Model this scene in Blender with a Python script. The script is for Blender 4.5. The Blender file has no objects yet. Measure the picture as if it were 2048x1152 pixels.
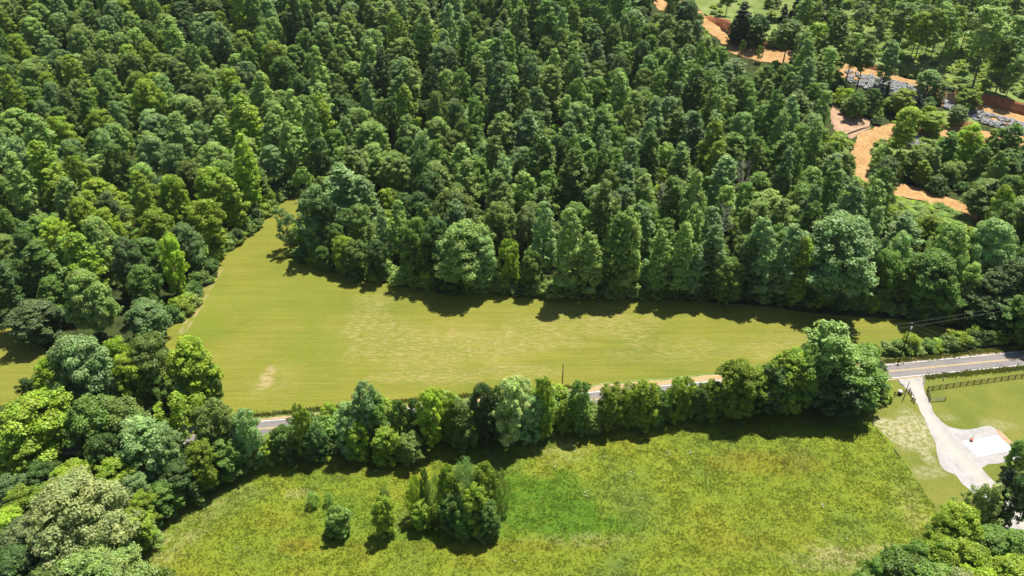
import bpy, math, random
import numpy as np
from mathutils import Vector

# ------------------------------------------------------------------ camera, world, sun, exposure
F, PITCH, CAM_H = 1600.0, math.radians(33), 140.0
SUN_AZ, SUN_EL = math.radians(34), math.radians(66)      # azimuth clockwise from +Y
S = bpy.context.scene
C = S.collection
cam = bpy.data.objects.new('camera', bpy.data.cameras.new('camera'))
C.objects.link(cam)
cam.location = (0, 0, CAM_H)
cam.rotation_euler = (math.pi/2 - PITCH, 0, 0)
cam.data.sensor_width = 36
cam.data.lens = 36*F/2048
cam.data.clip_start = 1
cam.data.clip_end = 12000
S.camera = cam
W = bpy.data.worlds.new('World'); S.world = W; W.use_nodes = True
wt = W.node_tree
sky = wt.nodes.new('ShaderNodeTexSky'); sky.sky_type = 'NISHITA'; sky.sun_disc = False
sky.sun_elevation = SUN_EL; sky.sun_rotation = SUN_AZ
bg = wt.nodes['Background']; bg.inputs['Strength'].default_value = 0.068
wt.links.new(sky.outputs[0], bg.inputs['Color'])
sl = bpy.data.lights.new('sun', 'SUN'); sl.energy = 5.0; sl.angle = math.radians(0.5); sl.color = (1, .945, .84)
sun = bpy.data.objects.new('sun', sl); C.objects.link(sun)
sd = Vector((math.sin(SUN_AZ)*math.cos(SUN_EL), math.cos(SUN_AZ)*math.cos(SUN_EL), math.sin(SUN_EL)))
sun.rotation_euler = sd.to_track_quat('Z', 'Y').to_euler(); sun.location = (0, 0, 300)
vs = S.view_settings
S.display_settings.display_device = 'sRGB'
vs.view_transform = 'Standard'; vs.look = 'None'; vs.gamma = 1; vs.use_curve_mapping = False
vs.exposure = 0.75
S.cycles.max_bounces = 6; S.cycles.transparent_max_bounces = 4
S.cycles.diffuse_bounces = 3; S.cycles.transmission_bounces = 3; S.cycles.glossy_bounces = 2

R = np.random.RandomState(11)
random.seed(5)

# ------------------------------------------------------------------ noise and terrain
def _hash(ix, iy, seed):
    n = (ix.astype(np.int64)*374761393 + iy.astype(np.int64)*668265263 + seed*1442695041) & 0x7fffffff
    n = ((n ^ (n >> 13))*1274126177) & 0x7fffffff
    return ((n ^ (n >> 16)) & 0xffff)/65535.0
def vnoise(x, y, seed=0):
    x = np.asarray(x, float); y = np.asarray(y, float)
    ix, iy = np.floor(x), np.floor(y)
    fx, fy = x-ix, y-iy
    fx, fy = fx*fx*(3-2*fx), fy*fy*(3-2*fy)
    a, b = _hash(ix, iy, seed), _hash(ix+1, iy, seed)
    c, d = _hash(ix, iy+1, seed), _hash(ix+1, iy+1, seed)
    return (a*(1-fx)+b*fx)*(1-fy)+(c*(1-fx)+d*fx)*fy
def fbm(x, y, o=3, seed=0):
    s = 0; t = 0; a = 1
    for k in range(o):
        s = s+a*vnoise(x*2**k, y*2**k, seed+k*17); t += a; a *= .5
    return s/t
def smooth(t):
    t = np.clip(t, 0, 1); return t*t*(3-2*t)
def terr(x, y):
    x = np.asarray(x, float); y = np.asarray(y, float)
    t = np.maximum(0, y-292)
    h = .155*t*t/(t+60)
    w = smooth(t/90)
    return h + w*(fbm(x/80, y/80, 2, 5)-.5)*9*smooth((620-np.abs(x))/200)*smooth((900-y)/150)
def ray(px, py):
    u, v = (px-1024)/F, (py-576)/F
    return u, math.cos(PITCH)-v*math.sin(PITCH), -math.sin(PITCH)-v*math.cos(PITCH)
def G(px, py):
    """the ground point that the photograph shows at (px, py)"""
    d = ray(px, py)
    T0 = np.arange(60.0, 2400.0, 6.0)
    below = CAM_H+d[2]*T0 <= terr(d[0]*T0, d[1]*T0)
    k = int(np.argmax(below)) if below.any() else len(T0)-1
    T1 = np.linspace(T0[max(k-1, 0)], T0[k], 65)
    below = CAM_H+d[2]*T1 <= terr(d[0]*T1, d[1]*T1)
    b = T1[int(np.argmax(below))] if below.any() else T1[-1]
    return float(d[0]*b), float(d[1]*b)
def proj(x, y, z):
    zc = z-CAM_H
    f = y*math.cos(PITCH)-zc*math.sin(PITCH)
    up = y*math.sin(PITCH)+zc*math.cos(PITCH)
    return 1024+F*x/f, 576-F*up/f
def inpoly(x, y, P):
    x = np.asarray(x, float); y = np.asarray(y, float)
    r = np.zeros(x.shape, bool); n = len(P)
    for i in range(n):
        x0, y0 = P[i]; x1, y1 = P[(i+1) % n]
        if y0 == y1: continue
        c = (y0 > y) != (y1 > y)
        r ^= c & (x < (x1-x0)*(y-y0)/(y1-y0)+x0)
    return r
def wpoly(P, n=1):
    out = []
    for i in range(len(P)):
        a, b = P[i], P[(i+1) % len(P)]
        for k in range(n):
            out.append(G(a[0]+(b[0]-a[0])*k/n, a[1]+(b[1]-a[1])*k/n))
    return out

# ------------------------------------------------------------------ materials
def mat(name, rough=.8, spec=.2):
    m = bpy.data.materials.new(name); m.use_nodes = True
    p = m.node_tree.nodes['Principled BSDF']
    p.inputs['Roughness'].default_value = rough
    p.inputs['Specular IOR Level'].default_value = spec
    return m, m.node_tree, p
def nd(t, kind, **kw):
    n = t.nodes.new(kind)
    for k, v in kw.items():
        if k in n.inputs: n.inputs[k].default_value = v
        else: setattr(n, k, v)
    return n
def noise_out(t, scale, detail=3, rough=.6, stretch=None, rot=0):
    g = t.nodes.new('ShaderNodeNewGeometry')
    src = g.outputs['Position']
    if stretch:
        mp = t.nodes.new('ShaderNodeMapping'); mp.inputs['Scale'].default_value = stretch
        mp.inputs['Rotation'].default_value = (0, 0, rot)
        t.links.new(src, mp.inputs['Vector']); src = mp.outputs[0]
    n = nd(t, 'ShaderNodeTexNoise', Scale=scale, Detail=detail, Roughness=rough)
    t.links.new(src, n.inputs['Vector'])
    return n.outputs['Fac']
def ramp(t, fac, stops):
    r = t.nodes.new('ShaderNodeValToRGB')
    e = r.color_ramp.elements
    while len(e) < len(stops): e.new(.5)
    for k, (p, c) in enumerate(stops):
        e[k].position = p; e[k].color = (*c, 1) if len(c) == 3 else c
    t.links.new(fac, r.inputs[0]); return r.outputs[0]
def mix(t, fac, a, b, mode='MIX'):
    n = t.nodes.new('ShaderNodeMix'); n.data_type = 'RGBA'; n.blend_type = mode
    for s, v in ((n.inputs[0], fac), (n.inputs[6], a), (n.inputs[7], b)):
        if hasattr(v, 'is_linked'): t.links.new(v, s)
        elif isinstance(v, (int, float)): s.default_value = v
        else: s.default_value = (*v, 1)
    return n.outputs[2]
def attr(t, name, out='Fac'):
    a = t.nodes.new('ShaderNodeAttribute'); a.attribute_name = name; return a.outputs[out]
def bump(t, p, h, strength=.5, dist=.2):
    b = nd(t, 'ShaderNodeBump', Strength=strength, Distance=dist)
    t.links.new(h, b.inputs['Height']); t.links.new(b.outputs[0], p.inputs['Normal'])
def flat_mat(name, c, rough=.7, var=.25, scale=2.0, spec=.2, metal=0):
    m, t, p = mat(name, rough, spec)
    k = ramp(t, noise_out(t, scale, 4), [(.3, tuple(x*(1-var) for x in c)), (.7, tuple(min(1, x*(1+var)) for x in c))])
    t.links.new(k, p.inputs['Base Color']); p.inputs['Metallic'].default_value = metal
    return m

# forest floor
M_floor, t, p = mat('forest_floor', .95, .1)
c = ramp(t, noise_out(t, .25, 5, .7), [(.35, (.022, .03, .012)), (.55, (.05, .07, .018)), (.75, (.07, .06, .03))])
t.links.new(c, p.inputs['Base Color']); bump(t, p, noise_out(t, 1.2, 5, .7), .8, .5)
# mown hay field
ROWROT = math.radians(4)
M_hay, t, p = mat('mown_grass', .85, .15)
b = ramp(t, noise_out(t, .035, 3, .5), [(.3, (.138, .165, .017)), (.52, (.176, .184, .022)), (.72, (.212, .203, .034))])
st = noise_out(t, 1.0, 4, .7, (.06, .9, 1), ROWROT)
b = mix(t, .5, b, ramp(t, noise_out(t, 1.0, 3, .6, (.012, .42, 1), ROWROT), [(.35, (.8, .84, .72)), (.65, (1.14, 1.08, 1.2))]), 'MULTIPLY')
b = mix(t, .45, b, ramp(t, st, [(.35, (.72, .74, .7)), (.65, (1.15, 1.12, 1.15))]), 'MULTIPLY')
b = mix(t, .6, b, ramp(t, noise_out(t, 1.6, 4, .8), [(.3, (.62, .66, .55)), (.7, (1.25, 1.22, 1.35))]), 'MULTIPLY')
b = mix(t, attr(t, 'lush'), b, (.115, .165, .012))
sp = ramp(t, noise_out(t, 1.0, 6, .85, (.35, 1.6, 1), ROWROT), [(.46, (0, 0, 0)), (.66, (1, 1, 1))])
m2 = t.nodes.new('ShaderNodeMath'); m2.operation = 'MULTIPLY'
t.links.new(sp, m2.inputs[0]); t.links.new(attr(t, 'straw'), m2.inputs[1])
b = mix(t, m2.outputs[0], b, (.34, .27, .12))
b = mix(t, attr(t, 'bare'), b, (.36, .27, .15))
t.links.new(b, p.inputs['Base Color']); bump(t, p, noise_out(t, 3.0, 4, .8), .5, .12)
# rough meadow
M_meadow, t, p = mat('meadow_grass', .85, .15)
b = ramp(t, noise_out(t, .06, 4, .6), [(.3, (.105, .15, .022)), (.5, (.152, .196, .016)), (.7, (.2, .212, .02))])
b = mix(t, .75, b, ramp(t, noise_out(t, .9, 5, .85), [(.3, (.72, .76, .7)), (.5, (1, 1, 1)), (.72, (1.3, 1.25, 1.35))]), 'MULTIPLY')
b = mix(t, .6, b, ramp(t, noise_out(t, 3.2, 3, .8), [(.3, (.62, .7, .6)), (.7, (1.3, 1.25, 1.3))]), 'MULTIPLY')
b = mix(t, attr(t, 'lush'), b, (.07, .145, .009))
b = mix(t, attr(t, 'gold'), b, (.2, .15, .014))
b = mix(t, attr(t, 'straw'), b, (.3, .28, .11))
t.links.new(b, p.inputs['Base Color']); bump(t, p, noise_out(t, 2.5, 5, .85), .6, .2)
M_tuft = M_meadow.copy(); M_tuft.name = 'meadow_blades'; t = M_tuft.node_tree; p = t.nodes['Principled BSDF']
tr = t.nodes.new('ShaderNodeBsdfTranslucent'); t.links.new(p.inputs['Base Color'].links[0].from_socket, tr.inputs['Color'])
for l_ in list(p.inputs['Normal'].links): t.links.remove(l_)
gn = t.nodes.new('ShaderNodeNewGeometry'); vm = nd(t, 'ShaderNodeVectorMath', operation='MULTIPLY_ADD'); vm.inputs[1].default_value = (.3, .3, .3); vm.inputs[2].default_value = (0, 0, 1)
t.links.new(gn.outputs['Normal'], vm.inputs[0]); vn = nd(t, 'ShaderNodeVectorMath', operation='NORMALIZE'); t.links.new(vm.outputs[0], vn.inputs[0]); t.links.new(vn.outputs[0], p.inputs['Normal'])
ms = t.nodes.new('ShaderNodeMixShader'); ms.inputs[0].default_value = .5
t.links.new(p.outputs[0], ms.inputs[1]); t.links.new(tr.outputs[0], ms.inputs[2]); t.links.new(ms.outputs[0], t.nodes['Material Output'].inputs['Surface'])
# lawn
M_lawn, t, p = mat('lawn_grass', .85, .15)
b = ramp(t, noise_out(t, .09, 4, .6), [(.3, (.11, .14, .02)), (.52, (.148, .165, .026)), (.72, (.185, .182, .038))])
b = mix(t, .6, b, ramp(t, noise_out(t, 1.5, 5, .85), [(.3, (.6, .65, .55)), (.7, (1.3, 1.25, 1.35))]), 'MULTIPLY')
sp = ramp(t, noise_out(t, .8, 5, .85), [(.42, (0, 0, 0)), (.58, (1, 1, 1))])
m2 = t.nodes.new('ShaderNodeMath'); m2.operation = 'MULTIPLY'
t.links.new(sp, m2.inputs[0]); t.links.new(attr(t, 'straw'), m2.inputs[1])
b = mix(t, m2.outputs[0], b, (.36, .33, .21))
t.links.new(b, p.inputs['Base Color']); bump(t, p, noise_out(t, 4, 4, .8), .5, .1)
# scrub clearing
M_scrub, t, p = mat('scrub_grass', .9, .1)
b = ramp(t, noise_out(t, .12, 5, .7), [(.3, (.13, .18, .045)), (.5, (.2, .26, .07)), (.68, (.26, .3, .11)), (.8, (.31, .24, .14))])
b = mix(t, .7, b, ramp(t, noise_out(t, .8, 5, .85), [(.3, (.4, .5, .4)), (.7, (1.4, 1.3, 1.4))]), 'MULTIPLY')
t.links.new(b, p.inputs['Base Color']); bump(t, p, noise_out(t, 1.5, 5, .8), .9, .5)
def dirt(name, a, b2, sc=.4):
    m, t, p = mat(name, .9, .1)
    c = ramp(t, noise_out(t, sc, 5, .7), [(.3, a), (.7, b2)])
    c = mix(t, .5, c, ramp(t, noise_out(t, 2.2, 4, .8), [(.3, (.75, .72, .7)), (.7, (1.15, 1.15, 1.15))]), 'MULTIPLY')
    t.links.new(c, p.inputs['Base Color']); bump(t, p, noise_out(t, 2, 5, .7), .6, .25)
    return m
def clay_track():
    m = dirt('orange_clay', (.34, .19, .07), (.5, .335, .16), .22); t = m.node_tree; p = t.nodes['Principled BSDF']
    src = p.inputs['Base Color'].links[0].from_socket
    c = mix(t, .8, src, ramp(t, noise_out(t, .9, 4, .75), [(.32, (.62, .55, .48)), (.6, (1.12, 1.12, 1.15))]), 'MULTIPLY')
    c = mix(t, ramp(t, noise_out(t, .35, 5, .8), [(.6, (0, 0, 0)), (.68, (.6, .6, .6))]), c, (.2, .2, .07))
    t.links.new(c, p.inputs['Base Color']); return m
M_dirt = clay_track()
M_bank = dirt('red_clay', (.2, .075, .035), (.4, .17, .08), .6)
M_pink = dirt('pink_clay', (.3, .2, .13), (.5, .33, .22), .5)
M_shoulder = dirt('sandy_shoulder', (.3, .24, .1), (.5, .34, .2), .9)
M_gravel, t, p = mat('gravel', .9, .15)
c = ramp(t, noise_out(t, .25, 4, .7), [(.35, (.32, .31, .3)), (.65, (.42, .405, .39))])
c = mix(t, .8, c, ramp(t, noise_out(t, 4, 4, .9), [(.3, (.66, .66, .68)), (.7, (1.22, 1.22, 1.22))]), 'MULTIPLY')
c = mix(t, .7, c, ramp(t, noise_out(t, .7, 5, .75), [(.3, (.8, .8, .82)), (.65, (1.08, 1.07, 1.05))]), 'MULTIPLY')
c = mix(t, attr(t, 'tan'), c, (.43, .385, .33))
t.links.new(c, p.inputs['Base Color']); bump(t, p, noise_out(t, 6, 4, .8), .5, .08)
M_asph, t, p = mat('asphalt', .85, .3)
c = ramp(t, noise_out(t, .5, 5, .7, (.15, 1, 1), math.radians(-8)), [(.3, (.16, .147, .143)), (.7, (.215, .198, .192))])
c = mix(t, .8, c, ramp(t, noise_out(t, 7, 3, .9), [(.3, (.78, .78, .78)), (.7, (1.2, 1.2, 1.2))]), 'MULTIPLY')
c = mix(t, .6, c, ramp(t, noise_out(t, .12, 4, .7), [(.42, (.82, .82, .84)), (.5, (1.05, 1.04, 1.03))]), 'MULTIPLY')
t.links.new(c, p.inputs['Base Color'])
M_white, t, p = mat('white_road_paint', .7, .3)
t.links.new(ramp(t, noise_out(t, 3, 5, .8), [(.3, (.55, .55, .53)), (.6, (.8, .8, .78))]), p.inputs['Base Color'])
M_yel, t, p = mat('yellow_road_paint', .7, .3)
t.links.new(ramp(t, noise_out(t, 3, 5, .8), [(.3, (.5, .34, .1)), (.6, (.68, .47, .13))]), p.inputs['Base Color'])
M_conc = flat_mat('pale_concrete', (.8, .79, .755), .8, .07, .8)
M_rock = flat_mat('grey_stone', (.25, .255, .26), .85, .5, .7)
M_wood = flat_mat('dark_fence_wood', (.085, .055, .038), .85, .3, 3)
M_pole = flat_mat('weathered_pole_wood', (.045, .038, .03), .85, .3, 2)
M_polebrown = flat_mat('brown_pole_wood', (.16, .085, .04), .85, .3, 2)
M_metal = flat_mat('pale_metal', (.6, .62, .64), .4, .1, 2, .5, .3)
M_dark = flat_mat('dark_plastic', (.03, .03, .035), .5, .2, 2, .4)
M_wire = flat_mat('wire_aluminium', (.4, .38, .32), .6, .1, 2, .5)
M_red = flat_mat('red_paint', (.35, .06, .04), .5, .2, 2, .4)
M_whitep = flat_mat('white_plastic', (.8, .8, .8), .4, .05, 2, .4)
M_bark, t, p = mat('bark', .9, .1)
t.links.new(ramp(t, noise_out(t, 1.5, 4, .7), [(.3, (.09, .075, .055)), (.7, (.2, .175, .14))]), p.inputs['Base Color'])

def leafmat(name, c, trans=.36):
    m, t, p = mat('leaves_'+name, .5, .35)
    oi = t.nodes.new('ShaderNodeObjectInfo')
    v = nd(t, 'ShaderNodeMapRange'); v.inputs['To Min'].default_value = .8; v.inputs['To Max'].default_value = 1.3
    t.links.new(oi.outputs['Random'], v.inputs['Value'])
    hs = nd(t, 'ShaderNodeHueSaturation', Color=(*c, 1))
    hv = nd(t, 'ShaderNodeMath', operation='MULTIPLY'); hv.inputs[1].default_value = 7.31
    fr = nd(t, 'ShaderNodeMath', operation='FRACT')
    hr = nd(t, 'ShaderNodeMapRange'); hr.inputs['To Min'].default_value = .496; hr.inputs['To Max'].default_value = .508
    t.links.new(oi.outputs['Random'], hv.inputs[0]); t.links.new(hv.outputs[0], fr.inputs[0]); t.links.new(fr.outputs[0], hr.inputs['Value'])
    t.links.new(hr.outputs[0], hs.inputs['Hue']); t.links.new(v.outputs[0], hs.inputs['Value'])
    sh = attr(t, 'tone', 'Color')
    c2 = mix(t, 1.0, hs.outputs[0], sh, 'MULTIPLY')
    t.links.new(c2, p.inputs['Base Color'])
    tr = t.nodes.new('ShaderNodeBsdfTranslucent')
    c3 = mix(t, 1.0, c2, (1.25, 1.35, .6), 'MULTIPLY')
    t.links.new(c3, tr.inputs['Color'])
    ms = t.nodes.new('ShaderNodeMixShader'); ms.inputs[0].default_value = trans
    t.links.new(p.outputs[0], ms.inputs[1]); t.links.new(tr.outputs[0], ms.inputs[2])
    t.links.new(ms.outputs[0], t.nodes['Material Output'].inputs['Surface'])
    return m
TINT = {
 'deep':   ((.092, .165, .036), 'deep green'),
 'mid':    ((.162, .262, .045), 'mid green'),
 'fresh':  ((.255, .350, .030), 'fresh green'),
 'lime':   ((.310, .415, .034), 'bright yellow green'),
 'silver': ((.245, .358, .130), 'silvery green'),
 'pale':   ((.275, .380, .095), 'pale green'),
 'olive':  ((.200, .278, .055), 'olive green'),
 'blue':   ((.150, .228, .075), 'bluish green'),
 'cream':  ((.400, .460, .170), 'cream tinged pale green'),
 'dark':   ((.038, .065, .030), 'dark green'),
 'brown':  ((.190, .238, .085), 'brownish olive'),
}
LM = {k: leafmat(k, v[0]) for k, v in TINT.items()}

# ------------------------------------------------------------------ mesh helpers
def link(name, me, parent=None, m=None):
    o = bpy.data.objects.new(name, me); C.objects.link(o)
    if parent is not None: o.parent = parent
    if m is not None: me.materials.append(m)
    return o
def tag(o, label=None, cat=None, group=None, kind=None):
    for k, v in (('label', label), ('category', cat), ('group', group), ('kind', kind)):
        if v: o[k] = v
    return o
def quadmesh(name, V, Q, tone=None, smooth_=False):
    me = bpy.data.meshes.new(name)
    V = np.asarray(V, np.float32); Q = np.asarray(Q, np.int32)
    n = Q.shape[1]
    me.vertices.add(len(V)); me.vertices.foreach_set('co', V.ravel())
    me.loops.add(Q.size); me.loops.foreach_set('vertex_index', Q.ravel())
    me.polygons.add(len(Q)); me.polygons.foreach_set('loop_start', np.arange(0, Q.size, n, dtype=np.int32))
    me.polygons.foreach_set('use_smooth', np.full(len(Q), smooth_))
    me.update(calc_edges=True)
    if tone is not None:
        a = me.color_attributes.new('tone', 'FLOAT_COLOR', 'POINT')
        col = np.ones((len(V), 4), np.float32); col[:, :3] = tone
        a.data.foreach_set('color', col.ravel())
    return me
def pymesh(name, V, Fc, smooth_=False):
    me = bpy.data.meshes.new(name); me.from_pydata([tuple(v) for v in V], [], Fc)
    if smooth_:
        for q in me.polygons: q.use_smooth = True
    me.update(); return me
def addattr(me, name, vals):
    a = me.attributes.new(name, 'FLOAT', 'POINT'); a.data.foreach_set('value', np.asarray(vals, np.float32))
def tube(pts, rad, n=8, cap=True):
    V, Fc = [], []
    pts = [Vector(p_) for p_ in pts]
    for i, p_ in enumerate(pts):
        d = (pts[min(i+1, len(pts)-1)]-pts[max(i-1, 0)]).normalized()
        a = d.cross(Vector((0, 0, 1)) if abs(d.z) < .9 else Vector((1, 0, 0))).normalized(); b_ = d.cross(a)
        r = rad[i] if hasattr(rad, '__len__') else rad
        for k in range(n):
            an = 2*math.pi*k/n; V.append(p_+a*math.cos(an)*r+b_*math.sin(an)*r)
    for i in range(len(pts)-1):
        for k in range(n):
            Fc.append((i*n+k, i*n+(k+1) % n, (i+1)*n+(k+1) % n, (i+1)*n+k))
    if cap:
        Fc.append(tuple(range(n-1, -1, -1))); Fc.append(tuple((len(pts)-1)*n+k for k in range(n)))
    return V, Fc
def join(*parts):
    V, Fc = [], []
    for v, f in parts:
        o = len(V); V += [tuple(a) for a in v]; Fc += [tuple(i+o for i in q) for q in f]
    return V, Fc
def box(c, s, rz=0, bev=.0):
    x, y, z = s[0]/2, s[1]/2, s[2]/2
    ca, sa = math.cos(rz), math.sin(rz)
    b_ = min(bev, x*.5, y*.5) or min(x, y)*.15
    ring = [(-x+b_, -y), (x-b_, -y), (x, -y+b_), (x, y-b_), (x-b_, y), (-x+b_, y), (-x, y-b_), (-x, -y+b_)]
    V = []
    for zz in (-z, z):
        for a, b2 in ring:
            V.append((c[0]+a*ca-b2*sa, c[1]+a*sa+b2*ca, c[2]+zz))
    Fc = [tuple(range(7, -1, -1)), tuple(range(8, 16))]+[(k, (k+1) % 8, 8+(k+1) % 8, 8+k) for k in range(8)]
    return V, Fc
def beam(a, b2, w, h):
    a, b2 = Vector(a), Vector(b2); d = (b2-a).normalized()
    s = d.cross(Vector((0, 0, 1))).normalized()*w/2; u = s.cross(d).normalized()*h/2
    V = [a-s-u, a+s-u, a+s+u, a-s+u, b2-s-u, b2+s-u, b2+s+u, b2-s+u]
    return V, [(0, 1, 2, 3), (7, 6, 5, 4), (0, 4, 5, 1), (1, 5, 6, 2), (2, 6, 7, 3), (3, 7, 4, 0)]

# ------------------------------------------------------------------ outlines as the photograph shows them (ground level)
P_hay = [(590, 383), (612, 378), (640, 420), (600, 470), (592, 500), (640, 528), (700, 545), (770, 560), (850, 572), (930, 585), (1000, 578),
         (1100, 592), (1290, 596), (1480, 608), (1640, 628), (1820, 640), (1960, 668), (1930, 694), (1775, 716), (1600, 736), (1450, 751), (1180, 771.5), (1000, 786),
         (800, 804), (650, 817), (520, 830), (440, 837), (380, 842), (370, 800), (360, 740), (330, 690), (300, 668), (345, 655), (375, 600), (405, 570), (415, 530), (460, 498),
         (500, 462), (530, 430), (555, 408)]
P_left = [(-400, 610), (-40, 636), (40, 660), (95, 700), (75, 760), (40, 800), (0, 815), (-400, 850)]
P_meadow = [(262, 1110), (275, 1070), (300, 1030), (350, 995), (420, 965), (480, 935), (560, 918), (650, 905), (760, 895), (860, 885), (1000, 868), (1100, 850), (1200, 846),
            (1300, 836), (1450, 824), (1600, 812), (1735, 800), (1738, 822), (1748, 850), (1800, 912), (1835, 965), (1867, 1012), (1878, 1040), (1850, 1075), (1800, 1110),
            (1740, 1150), (1700, 1230), (1500, 1330), (900, 1350), (300, 1330), (230, 1200)]
P_lawn = [(1720, 775), (1765, 750), (1800, 752), (1850, 750), (2048, 731), (2300, 705), (2400, 760), (2500, 1000), (2500, 1400), (1700, 1400), (1700, 1240),
          (1740, 1150), (1800, 1110), (1850, 1075), (1878, 1040), (1867, 1012), (1835, 965), (1800, 912), (1748, 850), (1738, 822), (1735, 800)]
P_drive = [(1792, 753), (1811, 776), (1821.6, 788), (1834.6, 809), (1845, 832), (1852, 848), (1861, 869), (1869, 882), (1873.7, 902), (1879, 928), (1886, 938), (1896, 944), (1911, 950), (1922, 965),
           (1948, 988), (1980, 1020), (2020, 1065), (2060, 1115), (2150, 1130), (2110, 1080), (2060, 1030), (2024, 996), (1983, 960), (1964, 937), (1979.6, 929), (2010.8, 924), (2040, 923), (2046, 911),
           (2035, 897), (2009, 871), (1988, 855.5), (1977.8, 852), (1948, 858), (1924, 861), (1896, 854), (1879, 840), (1866.7, 824), (1859.8, 807.5), (1851, 787), (1847.6, 769), (1844, 751)]
P_clay_pad = [(1988, 857), (1999, 860), (2014, 874), (2034, 893), (2044, 908), (2040, 914), (2027, 899), (2004, 876)]
SLAB = [(1923.6, 884.7), (1994.8, 871.9), (2026, 901.4), (1954.9, 915.3)]
# hillside, upper right
P_scrub_top = [(1330, -30), (1700, -30), (1640, 60), (1560, 95), (1490, 84), (1455, 60), (1425, 38), (1380, 10)]
P_scrub = [(1690, -30), (2120, -30), (2120, 240), (2048, 222), (1960, 200), (1890, 178), (1840, 160), (1760, 140), (1690, 120), (1640, 100), (1600, 90), (1660, 40)]
P_trackA = [(1300, -6), (1345, -8), (1385, 8), (1415, 36), (1440, 55), (1465, 84), (1500, 92), (1560, 100), (1640, 112), (1700, 130), (1760, 142), (1840, 164), (1890, 184), (1960, 208), (2048, 232), (2300, 290),
            (2300, 340), (2048, 262), (1960, 236), (1880, 212), (1830, 186), (1760, 168), (1690, 156), (1640, 142), (1560, 128), (1500, 120), (1460, 106), (1440, 84), (1410, 56), (1360, 24), (1318, 22)]
P_trackB = [(2300, 300), (2060, 276), (1940, 258), (1870, 250), (1807, 246), (1760, 252), (1722, 268), (1704, 288), (1700, 320), (1706, 345), (1722, 372), (1765, 385), (1800, 392), (1850, 404), (1900, 420), (1940, 445), (1985, 470),
            (1990, 440), (1960, 420), (1920, 403), (1860, 382), (1810, 368), (1770, 358), (1748, 345), (1738, 322), (1742, 300), (1765, 282), (1807, 272), (1870, 275), (1940, 282), (2060, 300), (2300, 330)]
P_pink = [(1660, 205), (1700, 222), (1742, 245), (1735, 262), (1700, 280), (1672, 262), (1655, 235)]
P_gapA = [(735, 398), (800, 400), (812, 420), (770, 432), (735, 425)]
P_scrubC = [(1788, 394), (1850, 405), (1900, 421), (1940, 446), (1970, 470), (1900, 462), (1840, 440), (1790, 415)]
P_scrubD = [(1672, 262), (1700, 284), (1697, 318), (1704, 348), (1722, 374), (1690, 360), (1665, 300)]
P_scrubB = [(1745, 290), (1800, 275), (1950, 285), (1960, 300), (1850, 330), (1800, 365), (1752, 345)]

def sheet(name, P, step, lift, m, zf=None, attrs=None, warp=.8, n=1, kind='structure', edge_taper=0):
    Wp = np.array(wpoly(P, n))
    x0, y0 = Wp.min(0)-1; x1, y1 = Wp.max(0)+1
    nx, ny = int((x1-x0)/step)+1, int((y1-y0)/step)+1
    gx, gy = np.meshgrid(x0+np.arange(nx+1)*step, y0+np.arange(ny+1)*step)
    cx, cy = gx[:-1, :-1]+step/2, gy[:-1, :-1]+step/2
    wx = (fbm(cx/3, cy/3, 3, 3)-.5)*warp*2; wy = (fbm(cx/3, cy/3, 3, 9)-.5)*warp*2
    ins = inpoly(cx+wx, cy+wy, Wp)
    idx = np.arange(gx.size).reshape(gx.shape)
    q = np.stack([idx[:-1, :-1][ins], idx[:-1, 1:][ins], idx[1:, 1:][ins], idx[1:, :-1][ins]], 1)
    used = np.unique(q); remap = np.zeros(gx.size, np.int64); remap[used] = np.arange(len(used))
    X, Y = gx.ravel()[used].copy(), gy.ravel()[used].copy()
    qq = remap[q]; ed = np.sort(np.concatenate([qq[:, [0, 1]], qq[:, [1, 2]], qq[:, [2, 3]], qq[:, [3, 0]]]), 1)
    u_, cn = np.unique(ed, axis=0, return_counts=True); be = u_[cn == 1]
    for _ in range(5):
        sx = np.zeros(len(X)); sy = np.zeros(len(X)); sc = np.zeros(len(X))
        for a_, b_ in ((0, 1), (1, 0)):
            np.add.at(sx, be[:, a_], X[be[:, b_]]); np.add.at(sy, be[:, a_], Y[be[:, b_]]); np.add.at(sc, be[:, a_], 1)
        m_ = sc > 0; X[m_] = X[m_]*.4+.6*sx[m_]/sc[m_]; Y[m_] = Y[m_]*.4+.6*sy[m_]/sc[m_]
    Z = terr(X, Y)+lift
    if zf is not None:
        Zd = zf(X, Y)
        if edge_taper:
            cnt = np.bincount(remap[q].ravel(), minlength=len(used)); Zd = np.where(cnt < 4, 0, Zd)
        Z = Z+Zd
    me = quadmesh(name, np.stack([X, Y, Z], 1), remap[q], smooth_=True)
    for k, f in (attrs or {}).items(): addattr(me, k, f(X, Y))
    o = link(name, me, None, m); o['kind'] = kind
    return o, X, Y, Z
def blob(px, py, rx, ry, X, Y, soft=.5):
    """soft patch: an ellipse given in photo pixels"""
    c_ = G(px, py); a = G(px+rx, py); b_ = G(px, py-ry)
    dx = (X-c_[0])/max(1e-3, abs(a[0]-c_[0])); dy = (Y-c_[1])/max(1e-3, abs(b_[1]-c_[1]))
    d = np.sqrt(dx*dx+dy*dy)+(fbm(X/6, Y/6, 4, 77)-.5)*1.4
    return smooth((1.5-d)/1.1)
def blobs(L):
    return lambda X, Y: np.clip(sum(w*blob(a, b_, c_, d, X, Y) for a, b_, c_, d, w in L), 0, 1)

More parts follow.
